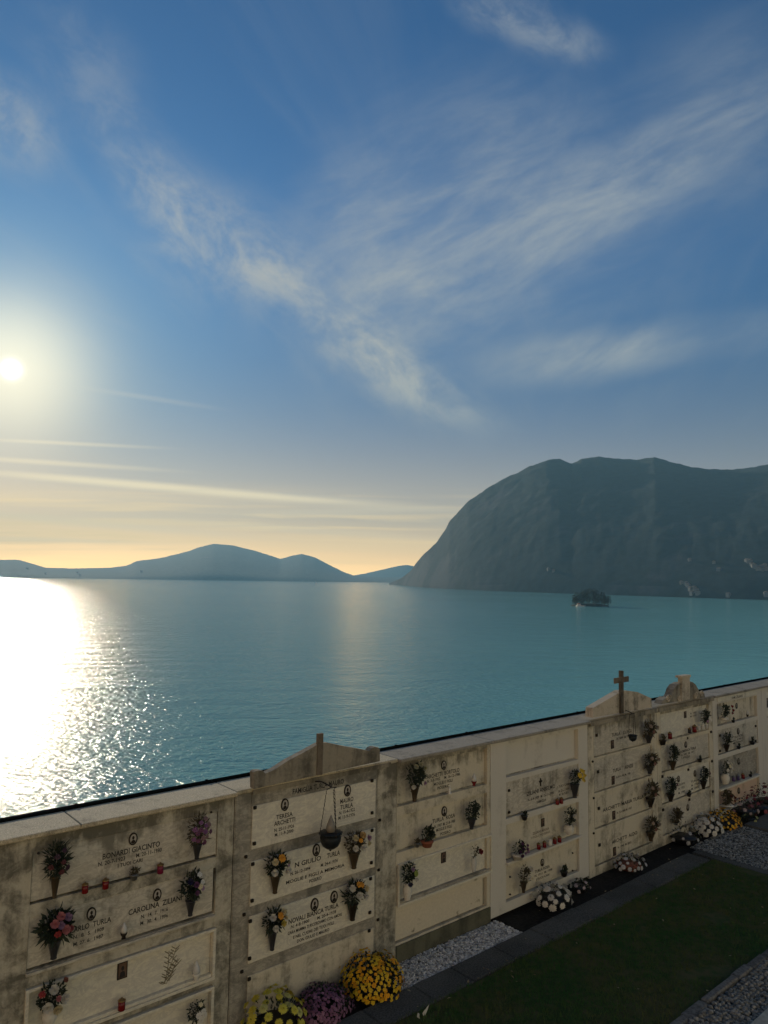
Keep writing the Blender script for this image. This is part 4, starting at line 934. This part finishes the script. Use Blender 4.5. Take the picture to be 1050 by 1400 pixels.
# bay 7
F("dark plant with deep red blooms in the top niche of the right bay", (991, 985), 961, 14, 'urn', M_LEAFD, 200, [(.5, .5, RED, .045, 'rose'), (.7, .0, RED, .045, 'rose'), (.4, -.3, (.18, .03, .05), .04, 'rose')], vmat=M_WVASE, frac=.16, ll=.055, lw=.02)
small_pot("tiny black pot under the portrait in the top niche of the right bay", 1002.5, 988, 7, M_POTB, M_LEAFD); flame_lamp("pale glass lamp at the right of the top niche of the right bay", 1022, 980, 9)
F("tall dark bouquet with grey blooms in the second niche of the right bay", (994.5, 1028), 1001, 12, 'cone', M_LEAFD, 200, [(.1, .6, (.3, .3, .26), .035, 'small'), (-.3, .2, (.3, .3, .26), .03, 'small'), (.3, -.2, (.3, .3, .26), .03, 'small')], frac=.35, ll=.06, lw=.02)
small_pot("dark pot with upright sprigs at the right of the second niche of the right bay", 1028.5, 1018, 10, M_POTB, M_LEAFD); small_pot("small dark plant in the middle of the second niche of the right bay", 1010, 1024, 8, M_POTB, M_LEAFD)
F("white chrysanthemums in a pale vase in the third niche of the right bay", (993, 1072), 1039, 13, 'urn', M_LEAFD, 180, rnd_flowers(7, [WHT, CRM], .036, 'daisy'), frac=.42, ll=.05)
candle("left purple candle in the third niche of the right bay", 1003, 1068, 8, simple("violet_glass", (.08, .05, .14), .3), M_TOMB, .07); candle("right purple candle in the third niche of the right bay", 1009, 1066.5, 8, simple("violet_glass_dark", (.06, .04, .12), .3), M_TOMB, .07)
candle("red candle in the third niche of the right bay", 1016, 1064.5, 8, None, M_GOLD, .07); small_pot("black pot at the right of the third niche of the right bay", 1026, 1062, 7, M_POTB, M_LEAFD)
F("bronze red plant at the left of the pinkish bottom slab", (994, 1104), 1080, 15, 'pot', M_DRY, 200, [(.3, .1, (.16, .05, .03), .045, 'rose'), (-.3, .4, (.14, .05, .03), .04, 'rose'), (.5, -.4, (.16, .05, .03), .04, 'rose')], vmat=M_WVASE, frac=.15, ll=.08, lw=.03)

# ------------------------------------------------------------------ potted chrysanthemums on the ground
def mum(label, x, y, wpx, hpx, cols, r, n, kind='daisy', yloc=-.3, potm=M_POTB, flat=.8, cat="potted flowers"):
    """x, y: sighted foot of the pot on the bed; a dome of blooms"""
    s, _ = Gd(x, y); yl = yloc
    zc = 0
    sL, _ = W(x-wpx/2, y, -yl); sR, _ = W(x+wpx/2, y, -yl); s0, zb = W(x, y, -yl); zt = W(x, y-hpx, -yl)[1]
    hw = (sR-sL)/2; e = empty("chrysanthemum_pot", wl(s0, yl, 0), RZ); tag(e, label, cat, "potted flowers along the foot of the wall")
    H = max(zt, .18); ph = min(.16, H*.4)
    hw = min(hw, .45)
    mb = MB(); mb.lathe([(hw*.42, 0), (hw*.6, ph*.85), (hw*.66, ph*.85), (hw*.66, ph)], 16); mb.build("pot", potm, e, True)
    mb = MB(); c = Vector((0, 0, ph)); rz = H-ph
    for _ in range(int(n*2.2)+80):
        v = Vector((R.gauss(0, 1), R.gauss(0, 1), abs(R.gauss(0, 1))-.25)).normalized(); q = R.uniform(.55, .95)
        mb.leaf(c+Vector((v.x*hw*q, v.y*hw*.85*q, v.z*rz*q)), v+Vector((0, 0, .3)), .05, .025)
    mb.build("foliage", M_LEAFD, e)
    src = blossom_mesh(kind); parts = [MB() for _ in cols]
    pts = []
    for i in range(n):
        z = 1-(i+.5)/n*1.28; a = i*2.39996; rr_ = sqrt(max(0, 1-z*z)); v = Vector((rr_*cos(a), rr_*sin(a), z)); pts.append(v)
    many = n > 70
    for i, v in enumerate(pts):
        lump = 1+.30*noise.noise(v*2.1+Vector((x, 0, 0)))+R.uniform(-.06, .05)
        p = c+Vector((v.x*hw*lump, v.y*hw*.85*lump, v.z*rz*lump))+Vector([R.uniform(-.012, .012) for _ in range(3)])
        if R.random() < .06: continue
        rr = r*R.uniform(.7, 1.2); k = R.randrange(len(cols))
        if many:
            q = (Vector((v.x, v.y, v.z+.2))).to_track_quat('Z', 'Y').to_matrix()
            q = q @ Matrix.Rotation(R.uniform(0, 6), 3, 'Z')
            parts[k].add([p+q@(w_.co*rr) for w_ in src.vertices], [tuple(f.vertices) for f in src.polygons])
        else: blossom(e, p, (v.x, v.y, v.z+.2), rr, cols[k], kind)
    if many:
        mb = MB()
        for k, q in enumerate(parts): mb.cur = k; mb.add(q.v, q.f)
        o = mb.build("blossoms", [fmat(c_) for c_ in cols], e); o['kind'] = 'stuff'
    return e
mum("greenish yellow chrysanthemums in a black pot at the lower left foot of the wall", 374, 1409, 74, 52, [PGR, (.60, .50, .05), (.52, .50, .16)], .055, 68, 'daisy', -.27)
mum("round mound of small purple chrysanthemums between yellow and orange ones", 441, 1408, 62, 56, [(.22, .10, .17), (.28, .14, .22), (.17, .07, .13)], .026, 380, 'small', -.33)
mum("large mound of orange yellow chrysanthemums in front of the grey pier", 508, 1366, 84, 60, [(.70, .40, .008), (.72, .33, .006), (.70, .47, .02)], .030, 380, 'small', -.33)
mum("white chrysanthemums in front of the pale rendered bay", 756, 1231, 35, 22, [WHT, (.66, .62, .52)], .058, 34, 'daisy', -.25)
mum("small pinkish white flowers right of the white chrysanthemums", 793, 1222, 18, 20, [(.46, .38, .38), WHT], .035, 14, 'daisy', -.2)
mum("lone white chrysanthemum pot at the foot of the cross bay", 860, 1196, 27, 27, [(.55, .54, .52), (.42, .42, .38)], .042, 44, 'daisy', -.22, M_TERRA)
mum("dull grey white flowers at the left foot of the domed bay", 934, 1147, 26, 22, [(.40, .40, .38), (.34, .36, .30)], .04, 22, 'daisy', -.2)
mum("tall white chrysanthemums left of the orange ones at the far end", 967, 1146, 22, 32, [WHT, (.60, .58, .50)], .06, 48, 'daisy', -.25)
mum("orange chrysanthemums between white ones and the pinkish slab", 990, 1136, 30, 28, [(.62, .30, .015), (.62, .38, .03)], .036, 110, 'small', -.3)
mum("pink flowers in front of the pinkish bottom slab", 1017, 1118, 22, 26, [(.34, .20, .22), (.42, .33, .30), (.18, .07, .08)], .045, 26, 'daisy', -.2)
mum("pot of wine red flowers at the right edge of the picture", 1036, 1112, 26, 34, [(.16, .03, .04), (.22, .05, .06)], .045, 26, 'daisy', -.3)
mum("dark reddish flowers beyond the right edge bay foot", 1052, 1106, 24, 38, [(.12, .03, .03), (.06, .03, .03)], .045, 24, 'daisy', -.3)
mum("single pale yellow flower pot in the dark bed at the right", 1026, 1128, 10, 10, [(.40, .40, .16)], .04, 8, 'daisy', -.5)
# pale leaves sticking up at the edge of the lawn, bottom of the picture
s_, y_ = Gd(578, 1402); e = empty("white_lily", wl(s_, y_, .03), RZ); tag(e, "pale lily leaves rising from the lawn edge at the bottom of the picture", "plant")
mb = MB()
for a in (-.5, .1, .5): mb.tube([(0, 0, 0), (a*.08, 0, .07), (a*.17, 0, .14)], .005, 5)
mb.build("stem", M_LEAFG, e)
for a, l in ((-.55, .12), (.35, .15), (.1, .10)): 
    mb = MB(); mb.leaf((a*.1, 0, .07), (a, -.2, 1), l, .05, Vector((0, 1, 0))); mb.build("petal", fmat((.5, .5, .46)), e)
# ------------------------------------------------------------------ wooded islet
def lakept(x, y):
    r = ray(x, y); P = r*((LAKE_Z-CAM_Z)/r.z); return Vector((P.x, P.y, LAKE_Z))
IC = lakept(808, 828.5)
def islet():
    mb = MB(); n = 28; vs = []
    for k, (rr, z) in enumerate(((1.12, -1.5), (1.05, .3), (.95, 1.3), (.6, 2.4), (.02, 3.2))):
        for i in range(n):
            a = 2*pi*i/n; q = rr*(1+.12*noise.noise(Vector((cos(a)*1.5, sin(a)*1.5, k*.3))))
            vs.append((IC.x+22.5*q*cos(a), IC.y+15*q*sin(a), LAKE_Z+z))
    fs = [(k*n+i, k*n+(i+1) % n, k*n+n+(i+1) % n, k*n+n+i) for k in range(4) for i in range(n)]
    mesh("islet_ground", vs, fs, M_ROCK, smooth=True)['kind'] = 'structure'
islet()
M_CROWN = [simple("islet_foliage_%d" % i, c, .9, 0, .5, .6) for i, c in enumerate(((.018, .030, .014), (.030, .042, .018), (.040, .042, .015)))]
M_BARK = simple("bark", (.05, .035, .025), .9)
def tree(label, x, y, h, w, kind, m, group="trees on the islet"):
    h *= 1.22; e = empty("islet_tree" if kind != 'cypress' else "cypress_tree", (IC.x+x, IC.y+y, LAKE_Z+1.8)); tag(e, label, "tree", group)
    mb = MB(); mb.tube([(0, 0, -.6), (.1, 0, h*.3), (0, .1, h*.75)], [.35, .25, .08], 7)
    for k in range(4): a = k*1.7; mb.tube([(0, 0, h*.3), (cos(a)*w*.3, sin(a)*w*.3, h*.55)], [.14, .05], 5)
    mb.build("trunk", M_BARK, e)
    mb = MB(); rr = R
    lobes = [Vector((rr.uniform(-.5, .5)*w*.55, rr.uniform(-.5, .5)*w*.55, h*(.12+.74*(q_+rr.random())/12))) for q_ in range(12)] if kind != 'cypress' else [Vector((0, 0, h*k)) for k in (.2, .35, .5, .65, .8, .92)]
    for j, L in enumerate(lobes):
        rl = w*rr.uniform(.22, .34) if kind != 'cypress' else w*(.42, .46, .42, .34, .24, .12)[j]
        for _ in range(90):
            v = Vector((rr.gauss(0, 1), rr.gauss(0, 1), rr.gauss(0, 1))).normalized()*rl*rr.uniform(.6, 1.08)
            if kind == 'cypress': v.z *= 1.6
            p = L+v; mb.leaf(p, v+Vector((0, 0, .6)), .75, .55)
    mb.build("crown", m, e)
pos = [(-19.5, 0, 9.5, 7, 2), (-16, 3, 12, 8, 1), (-13, -3, 12.5, 8, 0), (-9, 2, 14.5, 10, 0), (-5, -2, 16, 10, 0), (-1, 2, 17, 11, 1), (3, -2, 17, 10, 0), (6, 2, 15, 9, 0), (9.5, -1, 12, 7, 1), (20.5, -1, 9, 8, 0), (17, 1, 10, 6, 0)]
dsc = ["yellowish low tree at the left tip of the islet", "tree second from the left tip of the islet", "dark tree third from the left on the islet", "dark tree on the left flank of the islet grove", "tall dark tree left of the islet top", "tallest lighter tree in the middle of the islet grove",
       "tallest dark tree in the middle of the islet grove", "dark tree right of the islet top", "low tree left of the pointed cypresses on the islet", "round tree at the right tip of the islet", "small dark tree between the cypresses and the right tip of the islet"]
for (x, y, h, w, m), l in zip(pos, dsc): tree(l, x, y, h, w, 'broad', M_CROWN[m])
tree("left of the two pointed cypresses on the islet", 12.5, -3, 13, 3.4, 'cypress', M_CROWN[0]); tree("right of the two pointed cypresses on the islet", 15.3, -3, 12.5, 3.2, 'cypress', M_CROWN[0])
e = empty("boathouse", (IC.x-15.5, IC.y-13.0, LAKE_Z)); tag(e, "low pale boathouse quay at the left shore of the islet", "boathouse")
mb = MB(); mb.box(-6, 5, -1.5, 3, -1, .9, .1); mb.build("quay", S_WHITE, e)
mb = MB(); mb.box(-4.5, -.5, 0, 3, .902, 2.6); mb.build("wall", S_WHITE, e)
mb = MB(); mb.prism([(-5, 2.602), (0, 2.602), (-2.5, 3.8)], -.3, 3.3); mb.build("roof", M_TERRA, e)

# ------------------------------------------------------------------ hamlet houses on the mountain
M_HW = simple("house_render", (.14, .145, .14), .9); M_HR = simple("house_roof", (.10, .075, .06), .9); M_WIN = simple("dark_window", (.03, .03, .03), .3)
mt = bpy.data.objects["mountain"]; me_ = mt.data
from mathutils.bvhtree import BVHTree
bvh = BVHTree.FromPolygons([v.co for v in me_.vertices], [p.vertices for p in me_.polygons])
def house_proto(w, d, h):
    e = empty("hamlet_house")
    mb = MB(); mb.box(-w/2, w/2, -d/2, d/2, -4, h); mb.build("wall", M_HW, e)
    mb = MB(); mb.prism([(-w/2-.5, h+.01), (w/2+.5, h+.01), (0, h+w*.28)], -d/2-.5, d/2+.5); mb.build("roof", M_HR, e)
    for x in (-w*.3, 0, w*.3):
        for z in (1.2, 4.2):
            if z+1.4 < h+.8 and z < 4: mb = MB(); mb.box(x-.5, x+.5, -d/2-.06, -d/2-.01, z, z+1.4); mb.build("window", M_WIN, e)
    return e
protos = [house_proto(7, 8, 4.5), house_proto(10, 8, 5)]
used = [False, False]
spots = [(932, 797.5, 0), (938, 799, 0), (941, 801.5, 0), (944, 806, 0), (949, 805, 0), (952, 808, 1), (954, 811.5, 1), (946, 812, 0), (1021, 767.5, 0), (1025, 769, 1), (1028, 772.5, 0), (1031, 775, 1), (1034, 777, 0), (1037, 779, 1), (1041, 776, 0),
         (1043, 780, 0), (1046, 774, 0), (1048, 779, 1), (976, 770, 0), (983, 780, 0), (943, 766.5, 0), (996, 814.5, 0), (1048, 813.5, 1), (860, 811, 0), (750, 779, 0), (757, 781, 0)]
hd = {8: "highest house of the upper hamlet by the right edge of the mountain", 0: "highest house of the lower hamlet near the mountain shore", 20: "lone house high on the mountain above the lower hamlet", 23: "lone shore house behind the islet", 18: "lone house left of the upper hamlet", 19: "lone house below and left of the upper hamlet", 21: "lone shore house between the two hamlets", 22: "shore house at the right edge of the picture"}
for i, (x, y, k) in enumerate(spots):
    if i == 23: continue
    r = ray(x, y).normalized(); hit = bvh.ray_cast(Vector((0, 0, CAM_Z)), r)
    if hit[0] is None: continue
    src = protos[k]
    if not used[k]: o = src; used[k] = True; kids = []
    else:
        o = src.copy(); COL.objects.link(o)
        for ch in src.children: c = ch.copy(); COL.objects.link(c); c.parent = o
    o.location = hit[0]; o.rotation_euler = (0, 0, R.uniform(-.6, .6))
    grp = "houses of the upper hamlet" if 8 <= i <= 17 else "houses of the lower hamlet" if i < 8 else "lone houses on the mountain"
    lab = hd.get(i, "tiny pale house of the upper hamlet at the right" if grp[14:19] == "upper" else "tiny pale house of the lower hamlet near the shore" if i < 8 else "one of two lone houses above the islet's left")
    tag(o, lab, "house", grp)
# houses on the far shore
fs_ = [(37, 778, 22, "bright building on the far left shore below the low hill"), (106, 783.5, 16, "long pale building on the far shore right of the bright one"), (109, 787.5, 14, "pale building at the waterline of the far left shore"), (193, 782, 12, "pale building on the far shore left of the big hill"), (62, 785, 12, "small pale building between the bright one and the long one on the far shore")]
ht = bpy.data.objects["hills"].data
bvh2 = BVHTree.FromPolygons([v.co for v in ht.vertices], [p.vertices for p in ht.polygons])
for x, y, w, l in fs_:
    r = ray(x, y).normalized(); hit = bvh2.ray_cast(Vector((0, 0, CAM_Z)), r)
    if hit[0] is None: continue
    e = empty("far_building", hit[0]); tag(e, l, "building", "buildings on the far shore")
    mb = MB(); mb.box(-w/2, w/2, -6, 6, -5, 9); mb.build("wall", M_WVASE, e)
    mb = MB(); mb.prism([(-w/2-.5, 9.01), (w/2+.5, 9.01), (0, 9+3)], -6.5, 6.5); mb.build("roof", M_HR, e)
# ------------------------------------------------------------------ boats
P = lakept(431.5, 798.5)
e = empty("sailing_boat", P); tag(e, "tiny white sailing boat far out on the lake before the big hill", "boat")
L = P.length/1000.
mb = MB(); mb.lathe([(.3, -.2), (.7, .2), (1, 1.0), (1.05, 1.1)], 14, (0, 0, 0), 5, 1.6); mb.build("hull", M_WVASE, e)
mb = MB(); mb.tube([(0, 0, .9), (0, 0, 14)], .12, 6); mb.build("mast", M_TOMB, e)
mb = MB(); mb.add([(.2, 0, 2), (.2, .05, 13.5), (5, .3, 2.2), (.2, .12, 2), (.2, .17, 13.5), (5, .42, 2.2)], [(0, 1, 2), (5, 4, 3), (0, 2, 5, 3), (1, 4, 5, 2), (0, 3, 4, 1)]); mb.build("sail", M_WVASE, e)
P = lakept(15, 797)
e = empty("fishing_boat", P); tag(e, "dark fishing boat in the sun glare at the far left", "boat")
mb = MB(); mb.lathe([(.4, -.3), (.8, .3), (1, 1.4), (1.05, 1.5)], 14, (0, 0, 0), 6, 2); mb.build("hull", M_POTB, e)
mb = MB(); mb.box(-2, 2, -1.2, 1.2, 1.5, 4, .2); mb.build("cabin", M_POTB, e)
# ------------------------------------------------------------------ haze over the lake
def build_haze():
    x0, x1, y0, y1, z0, z1 = -W0-20, W0+20, -340, 9400, LAKE_Z-41, 760
    vs = [(x, y, z) for z in (z0, z1) for y in (y0, y1) for x in (x0, x1)]
    fs = [(0, 2, 3, 1), (4, 5, 7, 6), (0, 1, 5, 4), (2, 6, 7, 3), (0, 4, 6, 2), (1, 3, 7, 5)]
    m = bpy.data.materials.new("haze_air"); m.use_nodes = True; m.node_tree.nodes.clear(); N = NT(m.node_tree)
    v = N.node('ShaderNodeVolumePrincipled'); v.inputs['Color'].default_value = HAZE_COL; v.inputs['Density'].default_value = HAZE_D
    v.inputs['Anisotropy'].default_value = HAZE_G
    o = N.node('ShaderNodeOutputMaterial'); N.put(o.inputs['Volume'], v.outputs[0])
    h = mesh("haze", vs, fs, m); h['kind'] = 'stuff'; h['label'] = "thin evening haze lying over the lake"
HAZE_COL = (.35, .74, 1.0, 1); HAZE_D = 1.25e-4; HAZE_G = .1
build_haze()
